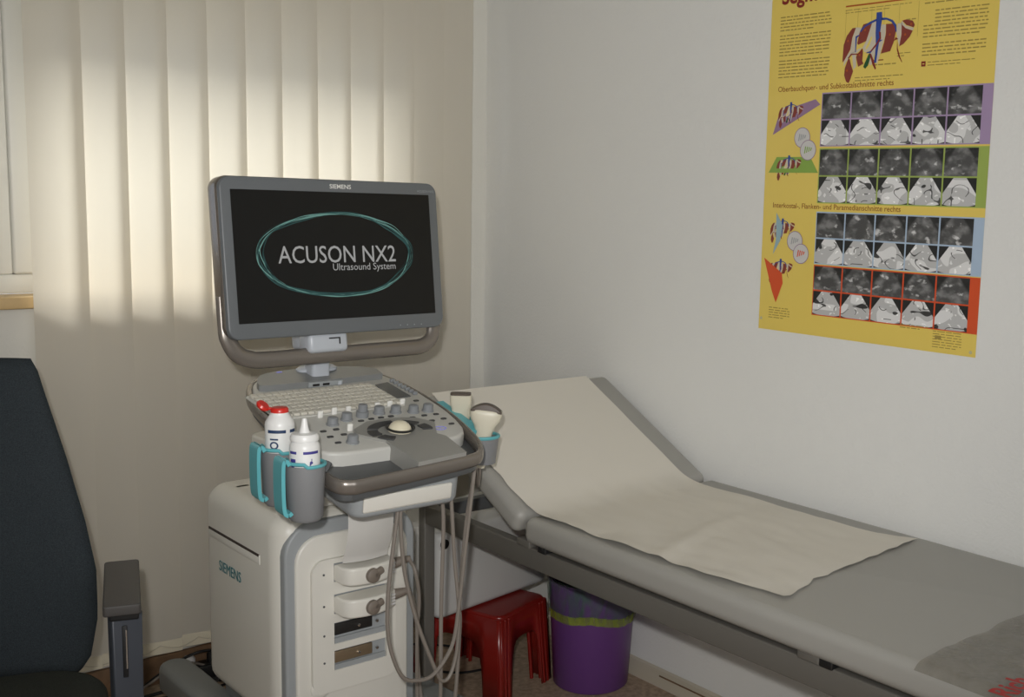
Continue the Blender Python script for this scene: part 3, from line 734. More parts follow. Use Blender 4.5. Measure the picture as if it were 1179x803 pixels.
# screen content: placed by where the writing sits on the display
def sp(u, v):
    n = XM.to_3x3() @ Vector((0, 0, 1)); d = ray(u, v); t = (mc-CAM).dot(n)/d.dot(n); q = XM.inverted() @ (CAM+d*t); return q.x, q.y
b = MB()
a = sp(320.5, 303.5); c = sp(455.5, 299.5)
def fit_text(b, txt, a, c, hgt, m, bold, z):
    w = c[0]-a[0]; t = MB(); t.text(txt, hgt, I4, m, bold); wd_ = max(v.co.x for v in t.bm.verts); mn = min(v.co.x for v in t.bm.verts); t.bm.free()
    b.text(txt, hgt, XM @ Matrix.Translation((a[0]-mn*w/(wd_-mn), a[1], z)), m, bold, sx=w/(wd_-mn))
fit_text(b, 'ACUSON NX2', a, c, .054, 'screen_text', .0002, .0009)
a2 = sp(383.5, 311.5); c2 = sp(455.5, 312)
fit_text(b, 'Ultrasound System', a2, c2, .0225, 'screen_text', 0, .0009)
b.build('screen_lettering', None, mon, smooth=False, label='pale grey lettering on the screen')
e0 = sp(297, 293); e1 = sp(473, 293); et = sp(385, 245.5); eb = sp(385, 341.5)
ec = ((e0[0]+e1[0])/2, (et[1]+eb[1])/2); ea, ebb = (e1[0]-e0[0])/2, (et[1]-eb[1])/2
b = MB()
for k in range(9):
    ph = random.uniform(0, 6.28); amp = random.uniform(.008, .034); f2 = random.choice((2, 3, 4, 5)); off = random.uniform(-.05, .035)
    outl, inl = [], []
    for i in range(97):
        t = 2*PI*i/96; wv_ = 1+off+amp*math.sin(f2*t+ph)+.022*noise.noise(Vector((math.cos(t)*3.5+k*7, math.sin(t)*3, k)))
        wd_ = .0005+.0040*max(0, noise.noise(Vector((math.cos(t)*1.6, math.sin(t)*1.6+k*3, k*5)))+.25)
        outl.append((ec[0]+(ea*wv_)*math.cos(t), ec[1]+(ebb*wv_)*math.sin(t))); inl.append((ec[0]+(ea*wv_-wd_)*math.cos(t), ec[1]+(ebb*wv_-wd_)*math.sin(t)))
    for i in range(96): b.flat([outl[i], outl[i+1], inl[i+1], inl[i]], .0009+.00005*k, X=XM, m='screen_ring' if k % 3 == 0 else 'screen_ring_dim')
b.build('screen_ring', None, mon, smooth=False, label='pale green swirling ring on the screen')
b = MB(); a = sp(379.5, 217); c = sp(404, 217); fit_text(b, 'SIEMENS', a, c, .0135, 'tab_white', .0002, .0006); b.build('bezel_lettering', None, mon, smooth=False, label='white lettering')
b = MB(); a = sp(480, 221.5); c = sp(499, 221.5); fit_text(b, 'ACUSON NX2', a, c, .0075, 'med_grey', 0, .0006); b.build('bezel_lettering', None, mon, smooth=False, label='small grey lettering')
b = MB()
for u in (461, 469, 477, 485): q = sp(u, 374.5-(u-461)*.05); b.flat(circ(q[0], q[1], .0016, 8), .0006, X=XM)
b.build('monitor_button', 'med_grey', mon)
# U-shaped carrying bar under the monitor
bar = []
bw = hw+.014
for x, y in [(-bw, -hh+.06), (-bw, -hh-.01), (-bw+.004, -hh-.035), (-bw+.020, -hh-.062), (-bw+.05, -hh-.076), (-bw+.09, -hh-.080), (0, -hh-.080), (bw-.09, -hh-.080), (bw-.04, -hh-.078), (bw-.012, -hh-.062), (bw-.001, -hh-.035), (bw, -hh-.01), (bw, -hh+.06)]:
    bar.append(Vector((x, y, -.030)))
bar = spline(bar, 6)
sc2 = [(.014*math.cos(2*PI*i/16)*1.35, .0105*math.sin(2*PI*i/16)) for i in range(16)]
b = MB(); b.tube(bar, 0, sec=sc2, up=Vector((0,0,1)), X=XM)
b.build('carrying_bar', 'rim_metal', US, angle=70)
# arm: block under monitor, neck, oval foot on the hump
b = MB(); b.box((-.035, -hh-.052, -.035), (.10, .045, .05), .010, X=XM, m='arm_white')
b.box((-.022, -hh-.043, -.0095), (.028, .003, .002), X=XM, m='ring_dark'); b.box((-.009, -hh-.050, -.0095), (.003, .014, .002), X=XM, m='ring_dark'); 
b.box((-.035, -hh-.005, -.075), (.09, .12, .05), .008, X=XM, m='arm_white')
b.build('monitor_bracket', None, US)
fq = pl(357, 428); ft = XC @ Vector((fq[0], 2.475, .012))
b = MB(); b.lathe([(.050,0),(.050,.006),(.040,.012),(.0,.012)], 32, X=Matrix.Translation(ft) @ Matrix.Diagonal((1, .6, 1, 1)))
top = XM @ Vector((-.035, -hh-.05, -.06))
b.box(((ft.x+top.x)/2, (ft.y+top.y)/2, (ft.z+top.z)/2), (.045, .045, abs(top.z-ft.z)+.03), .008); b.build('monitor_neck', 'arm_white', US)

# gel bottle cups hung on the console's left side
def cup(c, name):
    # c = centre of the mouth; z down
    p = MB(); r = .036; X = Matrix.Translation(c)
    p.lathe([(.0,-.105),(.026,-.105),(.032,-.098),(.036,-.008),(r,0),(r-.002,0),(.0335,-.008),(.0300,-.095),(.029,-.0985),(0,-.0985)], 36, X=X @ Matrix.Diagonal((1.0,1.05,1,1)))
    cu = p.build(name, 'cup_grey', US)
    t = MB()
    t.tube([Vector(c)+Vector((.0355*math.cos(2*PI*i/36), .0375*math.sin(2*PI*i/36), .0 + (.006 if math.cos(2*PI*i/36) < -.5 else 0))) for i in range(36)], .0035, 8, closed=True)
    t.build('cup_rim', 'teal', cu)
    g = MB()   # teal clip loop on the outer side
    z0 = c[2]
    sd_ = Vector((-.95, .10, 0)).normalized()
    o1 = Vector(c)+sd_*.036
    g.tube(spline([o1+Vector((0,0,.004)), o1+sd_*.005+Vector((0,0,.012)), o1+sd_*.011+Vector((0,0,.006)), o1+sd_*.012+Vector((0,0,-.04)), o1+sd_*.010+Vector((0,0,-.080)), o1+sd_*.003+Vector((0,0,-.088)), o1+sd_*-.004+Vector((0,0,-.084))], 6), 0, sec=[(-.022,-.0035),(.022,-.0035),(.022,.0035),(-.022,.0035)], up=Vector((-sd_.y, sd_.x, 0)).cross(Vector((0,0,1)))*-1)
    g.build('cup_clip', 'teal', cu)
    st = MB(); st.tube([Vector(c)+Vector((.037, .0, -.02)), Vector((RXa+.012, c[1]+.004, c[2]-.005))], .008, 8); st.build('cup_mount', 'med_dark', cu)
    return cu
cupA = on(0, .948, 351, 534)     # nearer cup
cupB = on(0, .946, 322.5, 518)
cup(cupA, 'gel_cup'); cup(cupB, 'gel_cup')
def bottle(base, name, label, red):
    X = Matrix.Translation(base); r = .0275
    t = thing(name, label, 'bottle', base)
    H_ = .158 if red else .140
    body = MB(); body.lathe([(0,0),(r-.005,0),(r-.001,.004),(r,H_-.012),(r-.001,H_-.006),(r-.006,H_+.002)] + ([(r-.008,H_+.005),(.0165,H_+.010),(.0165,H_+.012),(0,H_+.012)] if red else [(r-.010,H_+.004),(0,H_+.004)]), 36, X=X)
    bo = body.build('bottle_body', 'gel_white', t)
    lb = MB()
    def wrap(a0, a1, z0, z1, m, rr=r+.0004):
        lb.grid(lambda i, j: (base[0]+rr*math.cos(R_(a0+(a1-a0)*i)), base[1]+rr*math.sin(R_(a0+(a1-a0)*i)), base[2]+z0+(z1-z0)*j), 14, 1, m=m)
    if red:
        wrap(195, 268, H_-.024, H_-.018, 'label_blue'); wrap(285, 320, H_-.024, H_-.018, 'label_blue')
        wrap(205, 238, H_-.037, H_-.034, 'label_blue')
        # ring emblem
        for k in range(16):
            a0 = 2*PI*k/16; a1 = 2*PI*(k+1)/16
            P = []
            for (aa, s1) in ((a0, 1), (a1, 1), (a1, .62), (a0, .62)):
                ang = R_(222)+.30*s1*math.cos(aa); P.append((base[0]+(r+.0006)*math.cos(ang), base[1]+(r+.0006)*math.sin(ang), base[2]+H_-.047+.0075*s1*math.sin(aa)))
            bm_ = bmesh.new(); bm_.faces.new([bm_.verts.new(v) for v in P]); lb.merge(bm_, None, 'label_blue')
        wrap(205, 240, H_-.066, H_-.0645, 'med_grey')
    else:
        wrap(178, 212, H_-.020, H_-.015, 'label_violet'); wrap(238, 300, H_-.020, H_-.015, 'label_violet')
        wrap(182, 208, H_-.037, H_-.029, 'label_violet'); wrap(186, 202, H_-.046, H_-.042, 'label_violet')
        for k in range(6):
            a = 252+3.2*k; wrap(a, a+3, H_-.058+.0045*k, H_-.051+.0045*k, 'label_violet')
        wrap(262, 274, H_-.038, H_-.034, 'label_violet')
    lb.build('label', None, bo)
    if red:
        cp = MB(); z = base[2]+H_+.012
        cp.lathe([(.0,0),(.0165,0),(.0165,.006),(.014,.009),(0,.0095)], 28, X=Matrix.Translation((base[0], base[1], z)))
        dv = Vector((-.87, .5, 0)).normalized()
        cp.tube([Vector((base[0], base[1], z+.006))+dv*.013, Vector((base[0], base[1], z+.007))+dv*.022], .0028, 8)
        cp.lathe([(0,-.004),(.0115,-.004),(.0135,.0),(.0115,.004),(0,.004)], 24, X=Matrix.Translation(Vector((base[0], base[1], z+.012))+dv*.030) @ to((.42,-.50,.76)))
        cp.build('flip_cap', 'cap_red', t, label='open red flip cap')
    else:
        cp = MB(); z = base[2]+H_+.002
        cp.lathe([(0,0),(.0258,0),(.0258,.007),(.023,.012),(.010,.014),(.0085,.017),(.004,.040),(0,.041)], 28, X=Matrix.Translation((base[0], base[1], z)))
        cp.build('nozzle_cap', 'gel_white', t)
    return t
bottle(tuple(cupA+Vector((0, 0, -.0975))), 'gel_bottle', 'white gel bottle with pointed white nozzle in the nearer grey cup', False)
bottle(tuple(cupB+Vector((0, 0, -.0975))), 'gel_bottle', 'white gel bottle with an open red flip cap in the farther grey cup', True)

# probe holders on the right side of the console
def holder(c, r, name, hgt):
    p = MB(); p.lathe([(r*.72,-hgt),(r*.80,-hgt),(r,-.004),(r,0),(r-.004,0),(r*.74,-hgt+.004),(r*.72,-hgt)], 32, X=Matrix.Translation(c))
    h = p.build(name, 'cup_grey', US)
    q = MB(); q.tube([Vector(c)+Vector(((r-.001)*math.cos(2*PI*i/32), (r-.001)*math.sin(2*PI*i/32), 0)) for i in range(32)], .0042, 8, closed=True)
    q.build('holder_rim', 'teal', h); return h
hA = on(0, 1.474, 556, 502); hB = on(0, 1.474, 531, 484)
holder(hA, .036, 'probe_holder', .062); holder(hB, .030, 'probe_holder', .055)
b = MB(); b.tube(spline([on(0, 1.447, 505, 465), on(0, 1.452, 520, 476), on(0, 1.454, 536, 488), on(0, 1.454, 547, 499)], 5), 0, sec=[(-.012,-.006),(.012,-.006),(.012,.006),(-.012,.006)], up=Vector((0,0,1)))
b.build('holder_strip', 'teal', US)

# probes with cable and plug
def plug_parts(t, z0, z1):
    p = MB(); o_ = []
    x0_, x1_ = 1.1475, 1.2755
    yb = by0-.0105
    o_ = [(x0_, yb), (x0_, yb-.034)]+[(x0_+.010+(x1_-x0_-.012)*i/10, yb-.040-.022*math.sin(PI*min(1, i/10*.85+.15))**.8) for i in range(11)]+[(x1_, yb-.020), (x1_, yb)]
    p.prism(o_[::-1], z0+.001, z1-.0015, .006, seg=4); pg = p.build('plug', 'med_white2', t)
    k = MB(); kc = Vector((1.205, yb-.062, (z0+z1)/2)); Xk = Matrix.Translation(kc) @ to((0.1, -1, .0))
    k.lathe([(.014,-.004),(.016,.0),(.016,.008),(.012,.011),(0,.011)], 24, X=Xk); k.box((.012,0,.005), (.030,.016,.012), .005, X=Xk @ Matrix.Rotation(.5, 4, 'Z')); k.build('latch_knob', 'relief_brown', pg)
    l = MB()
    for i in range(4): l.box((1.262, yb-.049-.0+.0, z0+.012+.007*i), (.014, .0012, .004))
    l.build('plug_label', 'circle_grey', pg)
    return Vector((x1_, yb-.022, (z0+z1)/2))
def cable(t, pts, r=.0042):
    MB().tube(spline(pts, 8), r, 8).build('cable', 'cable_grey', t)
yc = 2.04
def P(y, *uv): return [on(1, y, u, v) for u, v in uv]
# linear probe in the rear holder
lp = thing('linear_probe', 'cream flat-headed ultrasound probe standing in the rear teal-rimmed holder', 'ultrasound probe', hB)
XP = Matrix.Translation(hB+Vector((0, 0, -.002))) @ Matrix.Rotation(R_(-42), 4, 'Z') @ Matrix.Rotation(R_(8), 4, 'X')
def fl(i, j):
    pass
def loft(b, secs, X, m=None, n=24):   # secs: (halfw, halfd, z, power)
    bm_ = bmesh.new(); rings = []
    for w, d, z, e in secs:
        ring = []
        for i in range(n):
            a = 2*PI*i/n; ca, sa = math.cos(a), math.sin(a)
            ring.append(bm_.verts.new((w*math.copysign(abs(ca)**e, ca), d*math.copysign(abs(sa)**e, sa), z)))
        rings.append(ring)
    for a, c in zip(rings, rings[1:]):
        for i in range(n): bm_.faces.new((a[i], a[(i+1) % n], c[(i+1) % n], c[i]))
    bm_.faces.new(rings[0][::-1]); bm_.faces.new(rings[-1]); b.merge(bm_, X, m)
b = MB(); loft(b, [(.010,.010,-.075,1),(.013,.011,-.045,.9),(.016,.012,-.010,.8),(.020,.013,.008,.7),(.0215,.0125,.022,.6),(.0215,.012,.032,.5),(.024,.0125,.042,.45),(.0245,.0115,.064,.4)], XP); b.build('probe_body', 'probe_cream', lp, angle=60)
b = MB(); loft(b, [(.0235,.0095,.0635,.4),(.0235,.0095,.068,.4)], XP); b.build('probe_face', 'probe_lens', lp)
s1 = plug_parts(lp, *holes[0])
MB().tube([s1, s1+Vector((.020, -.008, .006)), s1+Vector((.040, -.014, .010))], 0, 12, rad=[.013, .010, .006]).build('strain_relief', 'relief_brown', lp)
e1 = s1+Vector((.036, -.013, .009))
hookR = on(1, 1.985, 545, 541)
cable(lp, [e1]+P(2.13, (478,658), (482.5,690), (480,740), (485,803))+[on(1,2.06,497,850), on(1,2.0,515,850)]+P(1.985, (524,803), (529.5,720), (529,690), (537,600))+[hookR, XP @ Vector((0,0,-.105)), XP @ Vector((0, 0, -.072))])
# convex probe in the front holder
cp = thing('convex_probe', 'cream fan-shaped ultrasound probe with dark curved tip in the front teal-rimmed holder', 'ultrasound probe', hA)
XP2 = Matrix.Translation(hA+Vector((.002, 0, .002))) @ Matrix.Rotation(R_(-40), 4, 'Z') @ Matrix.Rotation(R_(6), 4, 'Y') @ Matrix.Diagonal((1.08, 1.08, 1.08, 1))
b = MB(); loft(b, [(.010,.010,-.07,1),(.014,.012,-.04,.9),(.017,.014,-.008,.85),(.018,.0145,.006,.8),(.023,.015,.020,.75),(.031,.015,.032,.7),(.034,.0148,.044,.65),(.033,.0135,.052,.6),(.0315,.012,.054,.6)], XP2); b.build('probe_body', 'probe_cream', cp, angle=60)
b = MB(); n_ = 14
prof = [(-.0325+.065*i/n_, .0525+.014*(1-(-1+2*i/n_)**2)) for i in range(n_+1)]
b.prism(prof[::-1] + [(-.0325, .049), (.0325, .049)], -.0122, .0122, .002, X=XP2 @ Matrix.Rotation(PI/2, 4, 'X'), seg=2); b.build('probe_face', 'probe_lens', cp, angle=60)
s2 = plug_parts(cp, *holes[1])
MB().tube([s2, s2+Vector((.020, -.008, .004)), s2+Vector((.040, -.014, .008))], 0, 12, rad=[.013, .010, .006]).build('strain_relief', 'relief_brown', cp)
e2 = s2+Vector((.036, -.013, .007))
h1 = on(1, 1.965, 464, 561); h2 = on(1, 1.965, 506, 549); h2b = on(1, 1.955, 514, 548)
cable(cp, [e2]+P(2.12, (474,688), (479.5,715), (480,760), (481,810))+[on(1,2.05,490,862), on(1,1.99,503,862)]+P(1.965, (507,803), (508,700), (510.5,610), (509,575), h2 and (504.5,549))+
      P(1.955, (508,543))+[h2b]+P(1.95, (519,570), (523,640), (528,700), (526.5,745), (519,776), (509,784), (499,766), (480,716), (466,660), (461,600))+[on(1,1.955,463.5,562), on(1,1.96,464,555)]+
      P(1.945, (461.5,563), (452.5,632), (446.5,690), (448,740), (462,778), (480,784), (500,776), (521,742), (529,692), (536,630), (543,570))+[on(1,1.965,547,538), XP2 @ Vector((0,0,-.11)), XP2 @ Vector((0, 0, -.068))])

# paper strip hanging under the console in front of the front panel
b = MB()
def fs(i, j):
    z = .786-.181*i; bul = .030*math.sin(PI*min(1, i*1.05))
    x = 1.138+.108*j+.008*i
    return (x, 2.128-bul*.6-.010*math.sin(PI*j)+.020*i*i, z)
b.grid(fs, 20, 8); o = b.build('paper_strip', 'paper_cool', None, angle=80); tag(o, 'blank white paper strip hanging under the console in front of the machine', 'paper strip')

# ------------------------------------------------------------------ red stool, white case, bin
def build_stool():
    c = Vector((1.842, 2.575, 0)); rz = R_(18)
    Xs = Matrix.Translation(c) @ Matrix.Rotation(rz, 4, 'Z') @ Matrix.Translation((0, .035, 0)) @ Matrix.Diagonal((1, 1.3, 1, 1))
    H_, top, bot = .25, .110, .122
    b = MB()
    b.prism(rrect(-top, top, -top, top, .022, 6), H_-.012, H_, .006, X=Xs, bot=False)
    # four side skirts with arches, each an L-shaped run of faces
    bm_ = bmesh.new()
    def P3(side, s, z):     # s in -1..1 along the side, on the sloping wall
        k = bot+(top-bot)*z/H_
        a, d = s*k, -k
        r = {0:(a, d), 1:(-d, a), 2:(-a, -d), 3:(d, -a)}[side]
        return Vector((r[0], r[1], z))
    for side in range(4):
        n = 28; cols = []
        S = [-.985, -.9, -.8, -.7, -.63]+[-.60, -.597, -.585, -.56, -.52, -.47, -.4, -.3, -.2, -.1]
        S = S+[0]+[-x for x in S[::-1]]
        for s in S:
            lo = 0 if abs(s) > .60 else .165*max(0, 1-(abs(s)/.60)**7)**.5+.008*(1-(s/.6)**2)
            cols.append((s, lo))
        prev = None
        for s, lo in cols:
            inw = .004*(1 if abs(s) < .9 else 0)
            cur = (bm_.verts.new(P3(side, s, lo)), bm_.verts.new(P3(side, s, (H_-.008))))
            if prev: bm_.faces.new((prev[0], cur[0], cur[1], prev[1]))
            prev = cur
    bmesh.ops.remove_doubles(bm_, verts=bm_.verts[:], dist=.0015)
    b.merge(bm_, Xs)
    # corner ribs running down each leg
    for sx in (-1, 1):
        for sy in (-1, 1):
            for q in range(5):
                d_ = (.0, .016, .032)[(q+1)//2]; al = q % 2
                tx = lambda k: (k-d_-(.004 if not al else .001), k-(.001 if not al else d_+.004)) if q else (k-.004, k-.004)
                a = tx(top); d = tx(bot)
                b.tube([Xs @ Vector((sx*d[0], sy*d[1], .0)), Xs @ Vector((sx*a[0], sy*a[1], H_-.014))], 0, 10, rad=[.0058, .0046] if q == 0 else [.0046, .0040])
                b.lathe([(.0052,0),(.004,.003),(0,.0045)], 10, X=Xs @ Matrix.Translation((sx*a[0], sy*a[1], H_-.0145)))
    o = b.build('step_stool', 'stool_red', None, angle=50)
    sol = o.modifiers.new('wall', 'SOLIDIFY'); sol.thickness = .003; sol.offset = 0
    tag(o, 'low red plastic step stool on the floor under the couch', 'stool')
build_stool()
b = MB(); a0 = Vector((1.624, 2.512, .2535)); ux = Vector((.435, .078, 0)).normalized(); uy = Vector((-ux.y, ux.x, 0))
Xb = frame(a0, ux, uy)
b.prism(rrect(0, .43, 0, .26, .02, 5), 0, .237, .018, X=Xb, seg=5)
wc = MB().merge(b.bm.copy()); b.bm.free()
tcase = thing('storage_case', 'white rounded plastic case with a round black port resting on the red stool', 'case', a0)
wc.build('case_body', 'case_white', tcase, angle=50)
q = on(1, 2.508, 501, 630); q = Xb.inverted() @ q
XPt = Xb @ Matrix.Translation((max(.015, q.x), 0, q.y if False else q.z)) @ Matrix.Rotation(PI/2, 4, 'X')
b = MB(); b.lathe([(.013,.0),(.013,.006),(.010,.008),(0,.008)], 24, X=XPt, m='black_plastic'); b.build('round_port', None, tcase, label='round black port')
b = MB(); b.tube([XPt @ Vector((.0165*math.cos(2*PI*i/28), .0165*math.sin(2*PI*i/28), .0)) for i in range(28)], .002, 6, closed=True); b.build('port_ring', 'circle_grey', tcase)

BC = Vector((2.074, 2.412, 0)); rb, rt_, Hb = .108, .125, .315
def rr_(z): return rb+(rt_-rb)*z/Hb
b = MB(); b.lathe([(0,.001),(rb-.006,.001),(rb,.006),(rr_(.28),.28),(rt_+.001,Hb-.006),(rt_,Hb),(rt_-.004,Hb),(rr_(.02)-.004,.02),(0,.016)], 48, X=Matrix.Translation(BC))
o = b.build('waste_bin', 'bin_purple', None, angle=50); tag(o, 'round purple plastic waste bin on the floor under the couch by the wall', 'waste bin')
LL = .225
def edge_z(a): return .205+.006*math.sin(a*2+.6)+.003*math.sin(a*5)+.006*noise.noise(Vector((math.cos(a)*5, math.sin(a)*5, 2)))
def liner(i, j):
    a = 2*PI*i; ez = edge_z(a)+.022; k = round(j*28)
    if k <= 9:
        z = .05+(Hb-.004-.05)*k/9; r = rr_(z)-.008-.004*abs(noise.noise(Vector((a*6, z*20, 1))))
    elif k <= 13:
        r, z = ((rt_-.0065, Hb+.001), (rt_-.004, Hb+.004), (rt_+.0025, Hb+.004), (rt_+.0045, Hb))[k-10]
    else:
        t = (k-13)/15; z = Hb-.001-(Hb-.001-ez)*t; r = rr_(z)+.0042+.005*abs(noise.noise(Vector((math.cos(a)*9, math.sin(a)*9, z*9))))*min(1, t*3)
    return BC+Vector((r*math.cos(a), r*math.sin(a), z))
b = MB(); b.grid(liner, 120, 28); lin_ = b.build('bin_liner', 'liner_film', None, angle=80); tag(lin_, 'thin translucent bag with a yellow-green hem folded over the rim of the purple bin', 'bin bag')
def band(i, j):
    a = 2*PI*i; z = edge_z(a)+.024*j; r = rr_(z)+.0045+.003*abs(noise.noise(Vector((math.cos(a)*9, math.sin(a)*9, z*9)))); return BC+Vector((r*math.cos(a), r*math.sin(a), z))
b = MB(); b.grid(band, 96, 3); b.build('liner_hem', 'liner_band', lin_, angle=80, label='yellow-green hem')

# ------------------------------------------------------------------ office chair
CC = Vector((.452, 2.275, 0)); fw = Vector((-.316, -.949, 0)); lt = Vector((.949, -.316, 0))
XCH = Matrix((lt, -fw, Vector((0, 0, 1)))).transposed().to_4x4(); XCH.translation = CC      # local +x = screen right, +y = backwards
ch = thing('office_chair', 'dark blue-grey fabric office chair with padded armrests beside the window blind', 'office chair', CC)
# backrest: shield outline with thickness and a gentle curve
def hwid(t):   # half width over height fraction
    return [(.0,.165),(.06,.205),(.2,.222),(.35,.222),(.5,.205),(.7,.174),(.9,.138),(.985,.124),(1,.116)]
def lerp_tab(tab, t):
    for (a, x), (c, y) in zip(tab, tab[1:]):
        if t <= c: return x+(y-x)*(t-a)/(c-a)
    return tab[-1][1]
zb0, zb1 = .40, 1.045
bm_ = bmesh.new(); nU, nV = 20, 26; front, back = [], []
for j in range(nV+1):
    t = j/nV; hwj = lerp_tab(hwid(0), t); z = zb0+(zb1-zb0)*t; rowf, rowb = [], []
    for i in range(nU+1):
        s = -1+2*i/nU; x = s*hwj
        edge = (1-abs(s)**4)**.5*min(1, ((min(t, 1-t))/.05+.0))**.5 if 0 < t < 1 else 0
        yc_ = .205+.06*(t-.3)*1.0-.04*s*s*.8+.02*math.cos((t-.35)*4)*-1
        rowf.append((x, yc_-.028*edge, z)); rowb.append((x, yc_+.022*edge+.004, z))
    front.append([bm_.verts.new(v) for v in rowf]); back.append([bm_.verts.new(v) for v in rowb])
for A, fl_ in ((front, False), (back, True)):
    for j in range(nV):
        for i in range(nU):
            q = (A[j][i], A[j][i+1], A[j+1][i+1], A[j+1][i]); bm_.faces.new(q[::-1] if fl_ else q)
for j in range(nV):
    bm_.faces.new((front[j][0], front[j+1][0], back[j+1][0], back[j][0])); bm_.faces.new((front[j][nU], back[j][nU], back[j+1][nU], front[j+1][nU]))
for i in range(nU):
    bm_.faces.new((front[0][i], back[0][i], back[0][i+1], front[0][i+1])); bm_.faces.new((front[nV][i], front[nV][i+1], back[nV][i+1], back[nV][i]))
bmesh.ops.recalc_face_normals(bm_, faces=bm_.faces[:])
b = MB(); b.merge(bm_, XCH); b.build('backrest', 'chair_fabric', ch, angle=75)
b = MB(); b.prism(rrect(-.24, .24, -.36, .105, (.10,.10,.12,.12), 8), .385, .455, .028, X=XCH, seg=5); b.build('seat', 'seat_fabric', ch, angle=60)
b = MB(); b.prism(rrect(-.20, .20, -.30, .06, .06, 6), .352, .388, .008, X=XCH); b.build('seat_shell', 'black_plastic', ch)
b = MB(); b.tube([XCH @ Vector(v) for v in spline([(0, -.05, .345), (0, .16, .335), (0, .25, .36), (0, .262, .45), (0, .258, .62)], 6)], 0, sec=[(-.03,-.008),(.03,-.008),(.03,.008),(-.03,.008)], up=Vector(lt)); b.build('back_bar', 'black_plastic', ch)
for sd in (1, -1):
    b = MB()
    def pad_o():
        return rrect(-.033, .031, -.118, .155, (.006,.006,.008,.008), 5)
    Xa = XCH @ Matrix.Translation((.270*sd, .0, 0))
    b.prism(pad_o(), .620, .640, .003, X=Xa, seg=4); pd = b.build('armrest_pad', 'arm_pad', ch)
    MB().box((.002, -.045, .610), (.05, .09, .018), .003, X=Xa).build('pad_mount', 'black_plastic', pd)
    b = MB()
    b.prism([(-.027, 0), (.024, 0), (.027, .25), (-.029, .25)][::1], -.014, .014, .004, X=Xa @ Matrix.Translation((.004, -.055, .355)) @ Matrix.Rotation(PI/2, 4, 'X') @ Matrix.Rotation(R_(18), 4, 'Y'))
    po = b.build('armrest_post', 'arm_post', ch)
    b = MB(); b.box((.002, -.072, .535), (.009, .004, .10), .0015, X=Xa, m='black_plastic'); b.box((.0045, -.0745, .54), (.0022, .002, .075), X=Xa, m='chrome'); b.build('height_slot', None, po)  # thin bright strip stands in for the highlight along the slot
    b = MB(); b.box((-.06*sd, -.05, .362), (.19, .07, .016), .004, X=Xa); b.build('armrest_bracket', 'black_plastic', ch)
b = MB(); b.tube([XCH @ Vector((0, -.1, .10)), XCH @ Vector((0, -.1, .35))], .025, 20); b.build('gas_column', 'black_plastic', ch)
for k in range(5):
    a = 2*PI*k/5+.4; d = Vector((math.cos(a), math.sin(a), 0)); o0 = Vector((0, -.1, 0))
    b = MB(); b.tube([XCH @ (o0+d*.02+Vector((0,0,.105))), XCH @ (o0+d*.16+Vector((0,0,.095))), XCH @ (o0+d*.29+Vector((0,0,.075)))], 0, 10, rad=[.026,.022,.016]); sp_ = b.build('star_leg', 'black_plastic', ch)
    c = XCH @ (o0+d*.28); b = MB(); b.lathe([(0,-.02),(.022,-.02),(.0275,-.014),(.0275,.014),(.022,.02),(0,.02)], 20, X=Matrix.Translation((c.x, c.y, .028)) @ Matrix.Rotation(a, 4, 'Z') @ Matrix.Rotation(PI/2, 4, 'X')); b.box((c.x, c.y, .055), (.014, .014, .03)); b.build('castor', 'black_plastic', sp_)

# ------------------------------------------------------------------ cables and power strip on the floor by the window wall
def floor_cable(pts, r, label, m='black_plastic', name='floor_cable'):
    o = MB().tube(spline([(x, y, z) for x, y, z in pts], 8), r, 8).build(name, m, None); tag(o, label, 'cable')
floor_cable([(.62,2.93,.006),(.80,3.00,.006),(.95,3.06,.006),(1.12,3.075,.006),(1.3,3.10,.006),(1.5,3.09,.006)], .005, 'thick black cable running along the floor beneath the blind')
floor_cable([(.70,2.72,.005),(.85,2.86,.005),(1.0,2.95,.005),(1.10,2.98,.005),(1.25,3.02,.006),(1.32,3.06,.006)], .004, 'thin black cable crossing the floor behind the armrest')
floor_cable([(.55,2.80,.005),(.78,2.90,.005),(.93,3.02,.005),(1.03,3.03,.014),(1.16,2.99,.012),(1.22,3.06,.012),(1.30,3.03,.005)], .004, 'looping black cable by the rear castor of the machine')
ps = thing('power_strip', 'black power strip with plugs on the floor under the blind, behind the machine', 'power strip', (1.25, 3.118, 0))
b = MB(); b.box((1.27, 3.112, .022), (.30, .05, .042), .006); b.build('strip_body', 'black_plastic', ps)
for k in range(3):
    x = 1.18+.07*k; b = MB(); b.lathe([(.018,0),(.018,.022),(.012,.03),(0,.03)], 18, X=Matrix.Translation((x, 3.112, .043))); b.build('power_plug', ('circle_grey','black_plastic','black_plastic')[k], ps)
pb = on(2, .03, 512, 748)
o = MB().box((1.675, 2.86, .03), (.13, .07, .058), .008, rz=.25).build('power_adapter', 'black_plastic', None); tag(o, 'black power adapter on the floor behind the red stool', 'power adapter')
floor_cable([(1.60,2.80,.036),(1.55,2.78,.02),(1.52,2.84,.005),(1.6,2.93,.005),(1.8,2.95,.005),(1.93,2.80,.005),(1.965,2.72,.005),(1.90,2.66,.005),(1.80,2.68,.005),(1.72,2.78,.005)], .0035, 'black cord looped on the floor under the red stool')

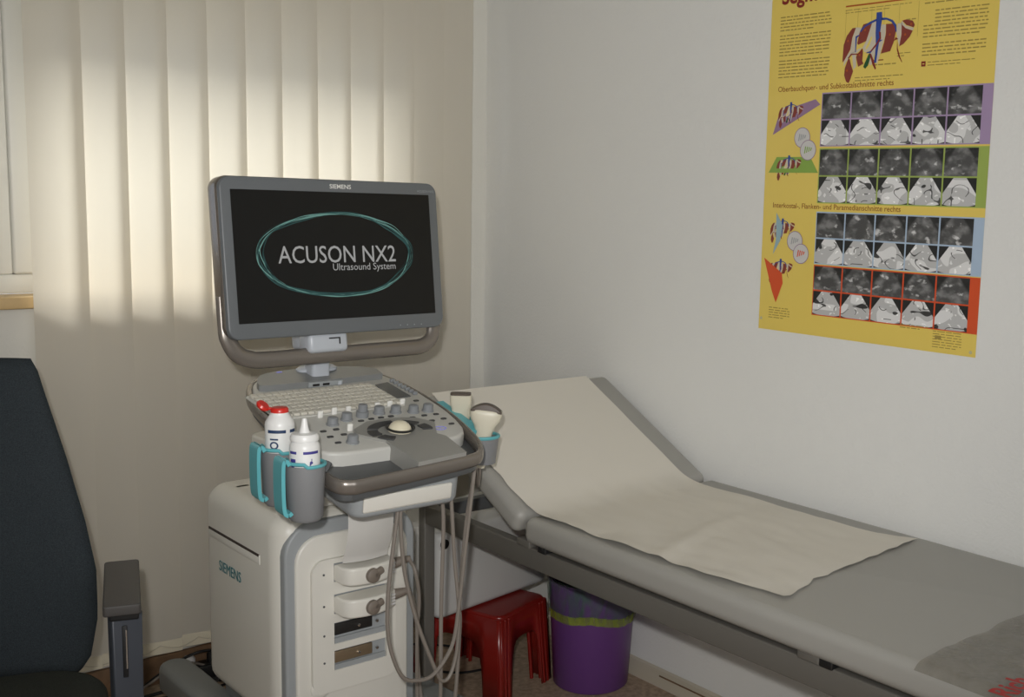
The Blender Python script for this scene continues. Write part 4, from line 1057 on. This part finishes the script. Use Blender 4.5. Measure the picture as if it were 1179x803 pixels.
floor_cable([(1.02,3.10,.006),(1.12,3.115,.05),(1.20,3.085,.09),(1.30,3.10,.06),(1.36,3.10,.012),(1.28,3.05,.006),(1.15,3.04,.02)], .004, 'black cable arching up over the power strip')
floor_cable([(.98,3.06,.012),(1.06,3.09,.03),(1.14,3.07,.075),(1.22,3.10,.04),(1.27,3.07,.010),(1.40,3.05,.006)], .0035, 'thin grey cable among the black ones by the power strip', 'cable_grey')

# ------------------------------------------------------------------ light: camera flash, daylight through the window, added dim room fill
def area(name, loc, rot, sx, sy, power, col):
    l = bpy.data.lights.new(name, 'AREA'); l.shape = 'RECTANGLE'; l.size = sx; l.size_y = sy; l.energy = power; l.color = col
    o = bpy.data.objects.new(name, l); C.objects.link(o); o.location = loc; o.rotation_euler = rot; return o
fl = bpy.data.lights.new('camera_flash', 'SPOT'); fl.energy = 122; fl.color = (1, .982, .96); fl.shadow_soft_size = .022; fl.spot_size = R_(80); fl.spot_blend = 1
fo_ = bpy.data.objects.new('camera_flash', fl); C.objects.link(fo_)
fo_.location = CAM-RX*.045-DX*.09-F_*.02
aim = on(1, 3.0, 640, 300)
fo_.rotation_euler = (aim-fo_.location).to_track_quat('-Z', 'Y').to_euler()
area('window_daylight', (1.75, WY+1.25, 2.95), (R_(-42), 0, R_(-18)), 2.2, 1.2, 250, (1, .985, .95))
area('room_fill', (.1, YF+.25, 1.7), (R_(82), 0, 0), 2.4, 1.3, 24, (.96, .98, 1))  # added fill light inside the room, no window is built behind it
w = bpy.data.worlds.new('sky'); bpy.context.scene.world = w; w.use_nodes = True
nt = w.node_tree; bg = nt.nodes['Background']; bg.inputs['Color'].default_value = (.75, .85, 1, 1); bg.inputs['Strength'].default_value = .8

# ------------------------------------------------------------------ camera
cd = bpy.data.cameras.new('camera'); co = bpy.data.objects.new('camera', cd); C.objects.link(co)
cd.sensor_width = 36; cd.lens = FOC/1179*36; cd.shift_x = (589.5-PX)/1179; cd.shift_y = (PY-401.5)/1179; cd.clip_start = .01
Xc = Matrix((RX, -DX, -F_)).transposed().to_4x4(); Xc.translation = CAM; co.matrix_world = Xc
sc = bpy.context.scene; sc.camera = co
vs = sc.view_settings; vs.view_transform = 'Standard'; vs.look = 'None'; vs.gamma = 1; vs.use_curve_mapping = False; vs.exposure = 0
sc.cycles.use_denoising = True
